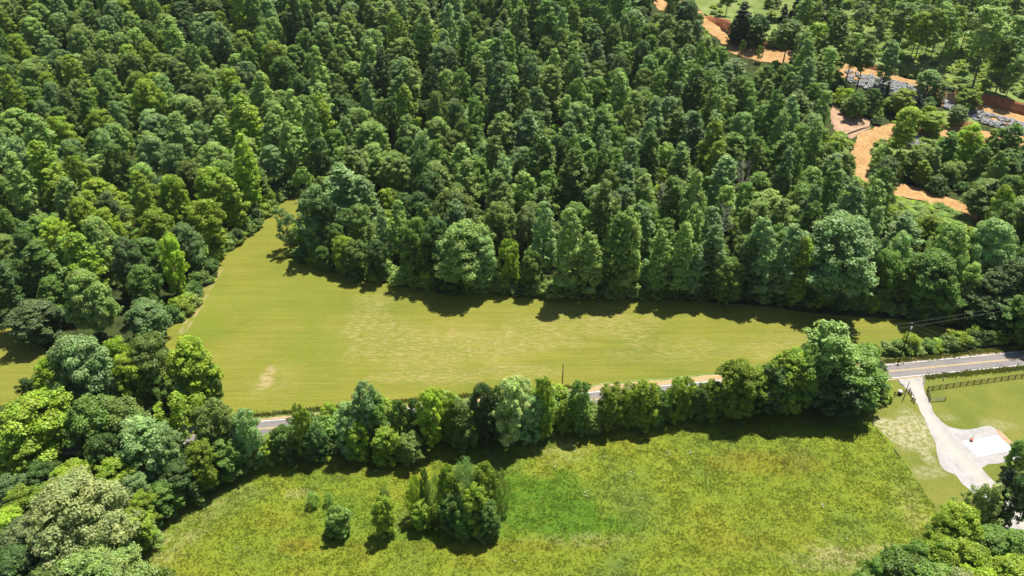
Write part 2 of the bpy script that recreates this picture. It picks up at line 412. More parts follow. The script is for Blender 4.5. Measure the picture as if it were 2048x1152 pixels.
# ground: one sheet to the horizon
xs = np.concatenate([[-9000, -5000, -3000, -1800, -1200, -900, -700], np.arange(-560, 561, 3), [700, 900, 1200, 1800, 3000, 5000, 9000]])
ys = np.concatenate([[-6000, -3000, -1500, -700, -300, -100, 0, 40], np.arange(70, 901, 3), [1000, 1300, 1800, 3000, 5500, 9500]])
gx, gy = np.meshgrid(xs, ys); gz = terr(gx, np.minimum(gy, 1000))-.02
ii = np.arange(gx.size).reshape(gx.shape)
me = quadmesh('ground', np.stack([gx.ravel(), gy.ravel(), gz.ravel()], 1),
              np.stack([ii[:-1, :-1].ravel(), ii[:-1, 1:].ravel(), ii[1:, 1:].ravel(), ii[1:, :-1].ravel()], 1), smooth_=True)
tag(link('ground', me, None, M_floor), kind='structure')

hay_at = {
 'lush': blobs([(600, 600, 120, 50, .35), (640, 690, 70, 35, .45), (420, 640, 40, 60, .5), (560, 740, 60, 40, .2), (1450, 690, 130, 30, .15)]),
 'straw': lambda X, Y: np.clip(blobs([(740, 640, 50, 50, 1), (800, 690, 120, 45, .8), (950, 690, 120, 40, .9), (1100, 660, 90, 40, .8), (1240, 655, 70, 35, .9), (1000, 745, 170, 14, .8), (830, 755, 120, 12, .9), (1380, 700, 160, 25, .6), (1600, 690, 120, 25, .6), (560, 760, 60, 30, .4)])(X, Y)*.95+.12, 0, 1),
 'bare': lambda X, Y: np.clip(blobs([(532, 757, 12, 20, .8)])(X, Y)*smooth((fbm(X/1.4, Y/.7, 3, 15)-.28)/.35)+
        np.clip(1-np.abs(np.minimum.reduce([segd(X, Y, G(366, 662), G(404, 603)), segd(X, Y, G(404, 603), G(441, 538))])-.75)/.55, 0, 1)*.75*smooth((fbm(X/3, Y/3, 2, 3)-.2)/.4), 0, 1),
}
def segd(X, Y, a, b_):
    ax, ay = a; bx, by = b_; t_ = np.clip(((X-ax)*(bx-ax)+(Y-ay)*(by-ay))/((bx-ax)**2+(by-ay)**2), 0, 1)
    return np.hypot(X-ax-t_*(bx-ax), Y-ay-t_*(by-ay))
sheet('hay_field', P_hay, .8, .01, M_hay, lambda X, Y: (fbm(X/1.5, Y/1.2, 2, 8))*.07, hay_at, edge_taper=1)
sheet('hay_field', P_left, 1.5, .01, M_hay, None, {'lush': lambda X, Y: X*0, 'straw': lambda X, Y: X*0+.2, 'bare': lambda X, Y: X*0})
mead_at = {
 'lush': lambda X, Y: blobs([(1075, 1010, 100, 58, 1.1), (1150, 1050, 120, 38, .75), (900, 1075, 160, 25, .6), (1010, 960, 50, 25, .3), (680, 1030, 90, 40, .45), (1540, 990, 100, 40, .25), (700, 960, 90, 20, .2)])(X, Y)*(.55+.8*fbm(X/1.5, Y/1.2, 3, 29)),
 'gold': lambda X, Y: blobs([(1540, 925, 110, 26, .42), (760, 935, 110, 20, .35), (600, 1092, 40, 18, .45), (1000, 1092, 230, 16, .3), (1500, 1090, 130, 30, .25), (1180, 880, 60, 16, .2)])(X, Y)*(.5+.8*fbm(X/1.5, Y/1.2, 3, 19)),
 'straw': lambda X, Y: np.clip(blobs([(1690, 1120, 120, 28, .8), (1780, 1100, 60, 20, .5), (340, 1040, 70, 50, .35), (310, 1100, 70, 50, .4), (600, 990, 30, 12, .6), (1120, 905, 60, 20, .4), (1830, 1020, 30, 60, .35), (430, 990, 90, 30, .25), (1170, 1080, 120, 12, .35)])(X, Y)*smooth((fbm(X/1.7, Y/.9, 3, 61)-.25)/.4), 0, 1),
}
_, MX, MY, MZ = sheet('meadow', P_meadow, .42, .012, M_meadow,
      lambda X, Y: smooth((fbm(X/1.3, Y/1.1, 3, 21)-.3)/.5)*.08+fbm(X/.5, Y/.45, 2, 31)*.07, mead_at, edge_taper=1, warp=1.2)
sheet('lawn', P_lawn, .7, .006, M_lawn, None, {'straw': blobs([(1790, 862, 48, 18, .75), (1835, 848, 30, 26, .9), (1838, 888, 34, 14, .75), (1855, 915, 12, 12, 1), (1862, 945, 40, 12, .55), (1895, 835, 22, 8, .5), (2000, 850, 30, 10, .5), (1770, 850, 20, 12, .8)])})
sheet('driveway', P_drive, .33, .05, M_gravel, None, {'tan': lambda X, Y: np.clip(1-np.minimum.reduce([segd(X, Y, G(1826, 765), G(1850, 830)), segd(X, Y, G(1850, 830), G(1905, 900)), segd(X, Y, G(1905, 900), G(1990, 990)), segd(X, Y, G(1990, 990), G(2060, 1060))])/2.2, 0, 1)*.75}, warp=.35)
sheet('clay_edge', P_clay_pad, .33, .06, M_pink, None, warp=.5)
# hillside sheets
sheet('scrub_clearing', P_scrub_top, 2, .12, M_scrub, lambda X, Y: fbm(X/4, Y/4, 2, 4)*.3, n=3)
sheet('scrub_clearing', P_scrub, 2, .12, M_scrub, lambda X, Y: fbm(X/4, Y/4, 2, 4)*.3, n=3)
sheet('scrub_clearing', P_scrubB, 1.5, .12, M_scrub, None, n=2)
sheet('scrub_clearing', P_scrubC, 1, .1, M_scrub, None, n=2)
sheet('scrub_clearing', P_scrubD, 1, .1, M_scrub, None, n=2)
sheet('scrub_clearing', P_gapA, 1.5, .12, M_scrub, None, n=2)
sheet('dirt_track', P_trackA, .6, .16, M_dirt, lambda X, Y: fbm(X/3, Y/3, 2, 4)*.12, n=3, warp=2.2)
sheet('dirt_track', P_trackB, .6, .16, M_dirt, lambda X, Y: fbm(X/3, Y/3, 2, 4)*.12, n=3, warp=2.2)
sheet('clay_slope', P_pink, .6, .13, M_pink, lambda X, Y: fbm(X/3, Y/3, 3, 14)*.9, n=3, warp=3.0, edge_taper=1)

def bank(name, L, hgt, depth, m, back=10):
    """an earth bank: steep clay face on the near side, falling off gently behind"""
    pts = []
    for i in range(len(L)-1):
        for k in range(6):
            pts.append(G(L[i][0]+(L[i+1][0]-L[i][0])*k/6, L[i][1]+(L[i+1][1]-L[i][1])*k/6))
    pts.append(G(*L[-1])); pts = np.array(pts)
    prof = [(0, 0), (.25, .35), (.5, .6), (.8, .9), (1.2, 1.0), (2.2, .95), (4, .6), (6, .25), (9, -.02)]
    V = []
    n = len(pts); acc = 0
    for i in range(n):
        d = pts[min(i+1, n-1)]-pts[max(i-1, 0)]; d /= np.hypot(*d); nn = np.array([-d[1], d[0]])
        if nn[1] < 0: nn = -nn
        e = min(1, 3*min(i, n-1-i)/n+.15)
        for a, b_ in prof:
            q = pts[i]+nn*a*depth
            wob = (float(fbm(q[0]/3, q[1]/3, 2, 6))-.5)*1.0*(b_ > .05)
            V.append((q[0], q[1], float(terr(q[0], q[1]))+b_*hgt*e+wob-.1))
    k = len(prof)
    Fc = [(i*k+j, (i+1)*k+j, (i+1)*k+j+1, i*k+j+1) for i in range(n-1) for j in range(k-1)]
    me_ = pymesh(name, V, Fc)
    me_.materials.append(m); me_.materials.append(M_scrub)
    for q in me_.polygons:
        if q.index % (k-1) >= 4: q.material_index = 1
    o = link(name, me_); o['kind'] = 'structure'
bank('clay_bank', [(1408, 36), (1440, 56), (1466, 84), (1500, 93), (1545, 100)], 5.5, 3, M_bank)
bank('clay_bank', [(1700, 130), (1760, 143), (1800, 152)], 2.0, 2, M_bank)
bank('clay_bank', [(1905, 188), (1960, 208), (2048, 233), (2120, 252)], 4.5, 2.5, M_bank)
bank('clay_bank', [(1870, 250), (1930, 257), (1960, 262)], 2.2, 2, M_bank)

# ------------------------------------------------------------------ the road
def yellow(px):
    # centre line as read off the photograph
    return np.interp(px, [-600, 118, 188, 537, 1190, 1760, 2048, 2500], [948, 896, 888.5, 859, 797.5, 743, 715.5, 672])
ctr = np.array([G(x, float(yellow(x))) for x in (-600, -200, 118, 537, 1190, 1760, 2048, 2500)])
a0 = np.polyfit(ctr[:, 0], ctr[:, 1], 2)
cx_ = np.arange(-420, 420, 3.0); cy_ = np.polyval(a0, cx_)
dn = np.stack([-(2*a0[0]*cx_+a0[1]), np.ones_like(cx_)], 1); dn /= np.hypot(dn[:, 0], dn[:, 1])[:, None]
def ribbon(name, o0, o1, lift, m, wob=0, parent=None, thick=0, lo=-999):
    V = []
    for i in [q for q in range(len(cx_)) if cx_[q] > lo]:
        w0 = (vnoise(cx_[i]/2.5, 0, 3)-.5)*wob; w1 = (vnoise(cx_[i]/2.5, 9, 4)-.5)*wob
        for o_ in (o0+float(w0), o1+float(w1)):
            V.append((cx_[i]+dn[i, 0]*o_, cy_[i]+dn[i, 1]*o_, lift))
        if thick:
            pass
    Fc = [(2*i, 2*i+2, 2*i+3, 2*i+1) for i in range(len(V)//2-1)]
    o = link(name, pymesh(name, V, Fc), parent, m)
    if parent is None: o['kind'] = 'structure'
    return o
ribbon('road_shoulder', -3.5, 3.9, .07, M_shoulder, .7)
ribbon('road_shoulder', 3.0, 5.2, .075, M_shoulder, 1.0, lo=-12)
ribbon('grass_verge', 3.5, 6.0, .062, M_scrub, 1.2)
road = ribbon('road', -3.15, 3.2, .095, M_asph, .12)
RW = 2.82
for o_ in (-RW, RW): ribbon('edge_line', o_-.09, o_+.09, .1, M_white, 0, road)
for o_ in (-.17, .17): ribbon('centre_line', o_-.06, o_+.06, .1, M_yel, 0, road)

# concrete slab with thickness
sw = [G(*q) for q in SLAB]
V = [(x, y, z) for z in (.02, .17) for x, y in sw]
me = pymesh('concrete_slab', V, [(3, 2, 1, 0), (4, 5, 6, 7), (0, 1, 5, 4), (1, 2, 6, 5), (2, 3, 7, 6), (3, 0, 4, 7)])
tag(link('concrete_slab', me, None, M_conc), 'blank white rectangular concrete slab on the gravel pad', 'concrete slab')

# ------------------------------------------------------------------ trees
def crown_arrays(kind, seed):
    """leaf quads of one crown in metres; returns vertices and a tone per vertex"""
    r = np.random.RandomState(seed)
    P_ = dict(
        slender=dict(H=27, R=4.3, z0=.16, n=210, lr=1.05, per=66, ls=.34, prof='cone'),
        broad=dict(H=20, R=7.2, z0=.22, n=320, lr=1.15, per=105, ls=.31, prof='dome'),
        rounded=dict(H=16, R=4.9, z0=.14, n=240, lr=.88, per=84, ls=.26, prof='egg'),
        hedge=dict(H=12, R=3.6, z0=.03, n=200, lr=.74, per=76, ls=.215, prof='egg'),
        evergreen=dict(H=11, R=2.9, z0=.03, n=110, lr=.75, per=70, ls=.28, prof='spire'),
        willow=dict(H=11, R=4.0, z0=.05, n=75, lr=.85, per=80, ls=.19, prof='dome'),
        shrub=dict(H=3.4, R=2.1, z0=.02, n=46, lr=.62, per=60, ls=.2, prof='dome'),
        lofty=dict(H=27, R=3.9, z0=.42, n=95, lr=1.1, per=60, ls=.36, prof='egg'),
        grand=dict(H=20, R=10.5, z0=.12, n=640, lr=1.25, per=95, ls=.30, prof='dome'),
        open=dict(H=13, R=4.2, z0=.25, n=66, lr=.9, per=60, ls=.28, prof='egg'),
    )[kind]
    H, Rr, z0 = P_['H'], P_['R'], P_['z0']
    ph = r.rand(6)*6.28; am = r.rand(6)
    L = []
    def env(tz, an):
        if P_['prof'] == 'cone': e = max(0, 1-tz**2.3)**.62*(1-.4*(1-min(1, tz/.3))**2)
        elif P_['prof'] == 'spire': e = (1-tz)**.8*(1-.4*(1-min(1, tz/.12))**2)
        elif P_['prof'] == 'dome': e = math.sqrt(max(0, 1-tz**2.2))*(1-.5*(1-min(1, tz/.35))**2)
        else: e = max(0, 1-abs(1.9*tz-.8)**2.4/1.36)**.55
        w = 1+.26*am[0]*math.sin(2*an+ph[0])+.24*am[1]*math.sin(3*an+ph[1]+tz*7)+.2*math.sin(5*an+ph[2]+tz*14*am[3])
        return e*w
    tries = 0
    while len(L) < P_['n'] and tries < 20000:
        tries += 1
        tz = r.rand(); an = r.rand()*6.283; e = env(tz, an)
        if r.rand() > e+.12: continue
        rr = (.35+.65*r.rand()**.45)
        x, y, z = Rr*e*rr*math.cos(an), Rr*e*rr*math.sin(an), H*(z0+(1-z0)*tz)
        lr = P_['lr']*(.5+1.0*r.rand()**1.3)*(.75+.25*(1-tz) if P_['prof'] in ('cone', 'spire') else 1)
        z = min(z, H-lr*.5)
        L.append((x, y, z, lr, rr))
    L0 = list(L)
    for _ in range(int(P_['n']*.3)):
        x, y, z, lr, rr = L0[r.randint(len(L0))]
        if rr < .7: continue
        k_ = 1+.28*r.rand(); L.append((x*k_, y*k_, min(z+lr*(r.rand()-.3), H), P_['lr']*(.28+.3*r.rand()), .8))
    Vs, Ts = [], []
    for (x, y, z, lr, rr) in L:
        n = int(P_['per']*(lr/P_['lr'])**2*(1.0 if rr > .6 else .5))+6
        d = r.normal(size=(n, 3)); d[:, 2] = d[:, 2]*.9+.35
        d /= np.linalg.norm(d, axis=1)[:, None]
        fl = .55 if kind != 'willow' else 1.2
        rad = lr*(.5+.8*r.rand(n)**.8)[:, None]
        c_ = np.array([x, y, z])+d*rad*np.array([1, 1, fl])
        nn = d*.85+np.array([0, 0, .8])+r.normal(size=(n, 3))*.38
        nn /= np.linalg.norm(nn, axis=1)[:, None]
        a = np.cross(nn, r.normal(size=(n, 3))); a /= np.linalg.norm(a, axis=1)[:, None]
        if kind == 'willow': a = a*.9+np.array([0, 0, -.8]); a /= np.linalg.norm(a, axis=1)[:, None]
        b_ = np.cross(nn, a); b_ /= (np.linalg.norm(b_, axis=1)[:, None]+1e-6)
        s = P_['ls']*(.55+.85*r.rand(n))[:, None]; k = (.45+.4*r.rand(n))[:, None]
        if kind == 'willow': s = s*1.5; k = k*.4
        q = np.stack([c_+a*s, c_+b_*s*k+a*s*.15, c_-a*s*.9, c_-b_*s*k*.9+nn*s*.15], 1)
        Vs.append(q.reshape(-1, 3))
        base = .78+.44*r.rand(); tt = base*(.72+.56*r.rand(n))
        warm = 1+(r.rand()-.5)*.16
        T = np.stack([tt*warm, tt, tt*(1.05-.1*r.rand())], 1)
        Ts.append(np.repeat(T, 4, 0))
    return np.concatenate(Vs), np.concatenate(Ts), P_, L
def trunk_arrays(P_, L, seed, kind):
    r = random.Random(seed); H = P_['H']
    r0 = {'slender': .34, 'broad': .42, 'rounded': .28, 'lofty': .27, 'grand': .6, 'hedge': .16, 'willow': .16, 'evergreen': .16, 'shrub': .06, 'open': .2}[kind]
    lean = (r.uniform(-1, 1)*.02*H, r.uniform(-1, 1)*.02*H)
    top = .9 if kind not in ('broad', 'grand') else .72
    pts = [(lean[0]*t_+r.uniform(-.1, .1), lean[1]*t_+r.uniform(-.1, .1), H*top*t_-(.3 if t_ == 0 else 0)) for t_ in (0, .04, .25, .5, .75, 1)]
    parts = [tube(pts, [r0*1.5, r0*1.05, r0*.85, r0*.62, r0*.38, r0*.08], 7)]
    Ls = sorted(L, key=lambda q: -q[4])[:(22 if kind in ('broad', 'open', 'lofty') else 12)]
    for (x, y, z, lr, rr) in Ls:
        zb = max(.12*H, z-.55*math.hypot(x, y)-.05*H); t_ = min(1, zb/(H*top))
        b_ = (lean[0]*t_, lean[1]*t_, zb)
        mx = (b_[0]*.45+x*.55, b_[1]*.45+y*.55, zb+(z-zb)*.4)
        rb = r0*(.42-.2*t_)
        parts.append(tube([b_, mx, (x, y, z)], [rb, rb*.6, rb*.15], 5, False))
    return join(*parts)
KINDS = {'grand': 1, 'slender': 5, 'broad': 4, 'rounded': 4, 'hedge': 4, 'evergreen': 2, 'willow': 3, 'shrub': 3, 'lofty': 3, 'open': 2}
PRO = {}
sd_ = 100
for k, nv in KINDS.items():
    PRO[k] = []
    for v in range(nv):
        sd_ += 7
        V, T, P_, L = crown_arrays(k, sd_)
        cm = quadmesh('crown_'+k, V, np.arange(len(V)).reshape(-1, 4), T)
        cm.materials.append(LM['mid'])
        tv, tf = trunk_arrays(P_, L, sd_, k)
        tm = pymesh('trunk_'+k, tv, tf, True); tm.materials.append(M_bark)
        Rm = np.percentile(np.hypot(V[:, 0], V[:, 1]), 97)
        PRO[k].append((cm, tm, P_['H'], Rm, V[:, 2].max()))
NAME = {'grand': 'spreading_tree', 'slender': 'slender_tree', 'broad': 'spreading_tree', 'rounded': 'rounded_tree', 'hedge': 'hedgerow_tree', 'evergreen': 'evergreen_tree',
        'willow': 'willow_tree', 'shrub': 'leafy_shrub', 'lofty': 'bare_stemmed_tree', 'open': 'open_crowned_tree'}
placed = []
def put_tree(kind, x, y, h, w, tint, label, group=None, rz=None, z=None):
    cm, tm, H, Rm, zt = PRO[kind][random.randrange(len(PRO[kind]))]
    root = bpy.data.objects.new(NAME[kind], None); C.objects.link(root)
    root.empty_display_size = .5
    root.location = (x, y, (float(terr(x, y)) if z is None else z))
    root.rotation_euler = (random.uniform(-.03, .03), random.uniform(-.03, .03), random.uniform(0, 6.28) if rz is None else rz)
    s = h/zt; sx = w/2/Rm
    root.scale = (sx, sx*random.uniform(.9, 1.1), s)
    tag(root, label, 'shrub' if kind == 'shrub' else 'tree', group)
    a = bpy.data.objects.new('trunk', tm); C.objects.link(a); a.parent = root
    b_ = bpy.data.objects.new('crown', cm); C.objects.link(b_); b_.parent = root
    b_.material_slots[0].link = 'OBJECT'; b_.material_slots[0].material = LM[tint]
    placed.append((x, y, w/2, h, kind))
    return root
def hand(kind, tx, ty, by, wpx, tint, label, group=None):
    """tree whose top shows at (tx, ty) and whose foot is on the ground at photo row by"""
    x, y = G(tx, by)
    for _ in range(6):
        d = ray(tx, ty); t_ = y/d[1]; X = d[0]*t_; z = CAM_H+d[2]*t_
        bx = proj(X, y, float(terr(X, y)))[0]
        y = G(bx, by)[1]
    d = ray(tx, ty); t_ = y/d[1]; X = d[0]*t_; ztop = CAM_H+d[2]*t_
    g = float(terr(X, y)); h = max(1.2, ztop-g)
    D = math.sqrt(X*X+y*y+(CAM_H-(g+ztop)/2)**2)
    return put_tree(kind, X, y, h, wpx*D/F, tint, label, group)
T = TINT
def L_(tint, what): return f"{T[tint][1]} {what}"

# --- hedgerow between road and meadow, left to right
HR = [
 ('broad', 51, 796, 930, 105, 'fresh', 'spreading tree over the road at the left photo edge'),
 ('rounded', 37, 893, 965, 72, 'lime', 'tree below the road at the left photo edge'),
 ('rounded', 177, 800, 925, 84, 'mid', 'tree hiding the road, second from the left photo edge'),
 ('rounded', 236, 800, 918, 72, 'olive', 'tree hiding the road, third from the left photo edge'),
 ('open', 334, 790, 905, 84, 'fresh', 'thin crowned tree in front of the lower left hay field corner'),
 ('rounded', 414, 806, 925, 62, 'olive', 'tree just left of the first open stretch of road'),
 ('hedge', 487, 818, 928, 42, 'silver', 'narrow tree touching the left end of the first open road stretch'),
 ('hedge', 445, 880, 950, 50, 'mid', 'tree below the silvery tree at the first open road stretch'),
 ('hedge', 523, 876, 925, 36, 'fresh', 'low tree below the first open road stretch'),
 ('hedge', 561, 852, 918, 40, 'mid', 'tree at the right end of the first open road stretch'),
 ('hedge', 597, 806, 912, 30, 'lime', 'slim upright tree right of the first open road stretch'),
 ('hedge', 625, 850, 915, 38, 'deep', 'tree right behind the slim yellow green one in the hedgerow'),
 ('hedge', 654, 808, 862, 30, 'fresh', 'small round tree on the verge left of the tall silvery pair'),
 ('hedge', 690, 806, 905, 46, 'silver', 'left and lower tree of the tall silvery pair in the hedgerow'),
 ('rounded', 722, 767, 893, 50, 'silver', 'tall right tree of the silvery pair in the hedgerow'),
 ('hedge', 744, 786, 888, 40, 'mid', 'tree right against the tall silvery pair'),
 ('hedge', 712, 842, 915, 38, 'lime', 'low tree in front of the tall silvery pair'),
 ('hedge', 768, 858, 922, 44, 'fresh', 'low tree on the meadow side right of the silvery pair'),
 ('hedge', 797, 798, 898, 32, 'mid', 'upright tree left of a small gap showing the road'),
 ('hedge', 827, 794, 885, 28, 'deep', 'small tree right of the gap showing the road'),
 ('hedge', 818, 866, 922, 42, 'olive', 'low tree on the meadow side below the small road gap'),
 ('rounded', 866, 777, 890, 54, 'lime', 'round headed tree, brightest of the hedgerow middle'),
 ('hedge', 900, 785, 880, 34, 'fresh', 'narrow tree right of the brightest round headed one'),
 ('hedge', 922, 800, 890, 48, 'olive', 'tree between the bright round one and the dark one'),
 ('rounded', 970, 770, 885, 52, 'deep', 'dense tree left of the big cream silvery one'),
 ('hedge', 996, 766, 876, 28, 'mid', 'narrow tree squeezed left of the big cream silvery one'),
 ('rounded', 1026, 756, 890, 66, 'cream', 'tall tree, palest and biggest of the hedgerow middle'),
 ('hedge', 1060, 790, 880, 40, 'silver', 'lower tree right of the big cream one'),
 ('hedge', 1086, 753, 872, 38, 'fresh', 'upright tree just left of the brown utility pole'),
 ('hedge', 1132, 800, 862, 34, 'fresh', 'low tree at the foot of the brown utility pole'),
 ('hedge', 1165, 758, 862, 38, 'mid', 'tree left of the second open road stretch'),
 ('hedge', 1185, 812, 862, 38, 'olive', 'low bushy tree below the second open road stretch'),
 ('hedge', 1226, 765, 852, 44, 'fresh', 'tree right of the second open road stretch'),
 ('hedge', 1264, 765, 848, 36, 'fresh', 'tree, middle one of three right of the second open road stretch'),
 ('hedge', 1298, 760, 850, 44, 'lime', 'tree left of the third open road stretch'),
 ('hedge', 1322, 778, 848, 34, 'mid', 'low tree at the left end of the third open road stretch'),
 ('hedge', 1359, 757, 840, 38, 'fresh', 'tree at the right end of the third open road stretch'),
 ('hedge', 1382, 752, 834, 26, 'fresh', 'slim tree just right of the third open road stretch'),
 ('hedge', 1404, 768, 836, 30, 'mid', 'low slim tree left of the fourth road gap'),
 ('hedge', 1427, 762, 836, 38, 'fresh', 'tree left of the fourth and last road gap'),
 ('rounded', 1480, 722, 832, 62, 'fresh', 'branching tree right of the last road gap'),
 ('rounded', 1512, 736, 828, 60, 'fresh', 'tree left of the dark clump with the tall pale tree'),
 ('rounded', 1560, 728, 825, 60, 'deep', 'tree at the left side of the tall clump beside the drive'),
 ('rounded', 1592, 704, 822, 72, 'fresh', 'wide tree left of the tall pale tree'),
 ('rounded', 1622, 690, 818, 58, 'mid', 'tree leaning against the tall pale tree from the left'),
 ('slender', 1674, 641, 806, 86, 'pale', 'tallest tree of the hedgerow, standing clear above the field'),
 ('rounded', 1722, 700, 808, 90, 'mid', 'wide tree right of the tallest hedgerow tree'),
 ('rounded', 1690, 735, 818, 90, 'deep', 'dense tree in front of the tallest hedgerow tree'),
 ('hedge', 1748, 722, 796, 50, 'deep', 'last tree of the hedgerow before the open road'),
 ('shrub', 1769, 771, 793, 34, 'fresh', 'round shrub at the end of the hedgerow by the drive'),
]
for k, tx, ty, by, w, ti, d_ in HR:
    hand(k, tx, ty, by, w*1.28, ti, L_(ti, d_), 'hedgerow trees between road and meadow')
# --- lower left wood in front of the road
LW = [
 ('rounded', 271, 842, 965, 92, 'silver', 'broad tree in front of the road in the lower left wood'),
 ('rounded', 322, 858, 965, 62, 'silver', 'narrower tree right of the broad silvery one'),
 ('rounded', 392, 884, 975, 64, 'fresh', 'tree above the upper left meadow edge'),
 ('hedge', 387, 940, 978, 36, 'cream', 'small shining tree at the upper left meadow edge'),
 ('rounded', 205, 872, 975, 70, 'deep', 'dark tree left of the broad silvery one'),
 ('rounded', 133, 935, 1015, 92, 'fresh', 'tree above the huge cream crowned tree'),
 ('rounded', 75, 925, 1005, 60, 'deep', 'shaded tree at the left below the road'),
 ('rounded', 220, 930, 1015, 84, 'fresh', 'tree behind the right side of the huge cream crowned tree'),
 ('rounded', 258, 951, 1025, 52, 'silver', 'tree right of the huge cream crowned one'),
 ('rounded', 326, 966, 1022, 62, 'mid', 'tree where the meadow edge turns down'),
 ('rounded', 277, 987, 1055, 54, 'fresh', 'tree on the left meadow edge, upper'),
 ('rounded', 8, 955, 1035, 66, 'blue', 'tree at the left photo edge beside the shaded one'),
 ('rounded', 38, 978, 1055, 72, 'fresh', 'tree left behind the huge cream crowned one'),
 ('rounded', 5, 1026, 1105, 74, 'lime', 'tree at the left photo edge beside the huge cream crowned one'),
 ('grand', 130, 972, 1120, 185, 'cream', 'huge crowned tree in the lower left wood'),
 ('rounded', 50, 1040, 1135, 92, 'brown', 'dull tree left against the huge cream crowned one'),
 ('rounded', 254, 1022, 1092, 82, 'fresh', 'tree on the left meadow edge, middle'),
 ('rounded', 215, 1085, 1150, 78, 'mid', 'tree on the left meadow edge, lower'),
 ('broad', 157, 1108, 1200, 112, 'pale', 'tree at the bottom photo edge under the huge cream one'),
 ('broad', 225, 1118, 1215, 110, 'pale', 'rightmost tree at the bottom photo edge of the lower left wood'),
 ('broad', 92, 1128, 1215, 100, 'olive', 'tree at the bottom photo edge left of the pale ones'),
 ('broad', 20, 1105, 1190, 110, 'deep', 'tree in the bottom left photo corner'),
 ('shrub', 322, 1136, 1175, 44, 'olive', 'low shrub in the meadow at the bottom left'),
 ('hedge', 395, 990, 1010, 22, 'mid', 'tiny tree on the upper left meadow edge'),
 ('rounded', 352, 925, 995, 70, 'deep', 'shaded tree behind the upper left meadow edge'),
 ('rounded', 440, 915, 955, 50, 'deep', 'low shaded tree above the meadow shadow'),
]
for k, tx, ty, by, w, ti, d_ in LW:
    hand(k, tx, ty, by, w, ti, L_(ti, d_), 'trees of the lower left wood')
# --- clump between the two fields, left
CL = [
 ('rounded', 87, 716, 852, 64, 'lime', 'tree at the lower left of the clump between the two fields'),
 ('rounded', 50, 755, 850, 46, 'deep', 'tree bordering the small field on the left'),
 ('broad', 149, 675, 835, 122, 'silver', 'big crowned tree, centre left of the clump between the two fields'),
 ('rounded', 243, 711, 835, 74, 'lime', 'tree in the middle of the clump between the two fields'),
 ('rounded', 222, 680, 800, 60, 'fresh', 'tree behind the bright middle of the clump'),
 ('rounded', 285, 671, 815, 88, 'olive', 'tree right of the middle of the clump between the two fields'),
 ('broad', 368, 676, 812, 96, 'fresh', 'big tree overhanging the hay field, right end of the clump'),
 ('rounded', 398, 704, 815, 50, 'mid', 'outermost tree of the clump on the hay field side'),
 ('hedge', 392, 764, 818, 38, 'silver', 'small tree under the right end of the clump'),
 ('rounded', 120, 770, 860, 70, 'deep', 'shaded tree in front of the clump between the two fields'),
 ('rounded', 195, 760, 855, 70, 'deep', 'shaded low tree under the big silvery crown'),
 ('rounded', 310, 752, 838, 70, 'mid', 'low tree in front of the olive green one in the clump'),
 ('rounded', 355, 745, 835, 60, 'mid', 'low tree under the one overhanging the hay field'),
]
for k, tx, ty, by, w, ti, d_ in CL:
    hand(k, tx, ty, by, w, ti, L_(ti, d_), 'clump of trees between the hay field and the small field')
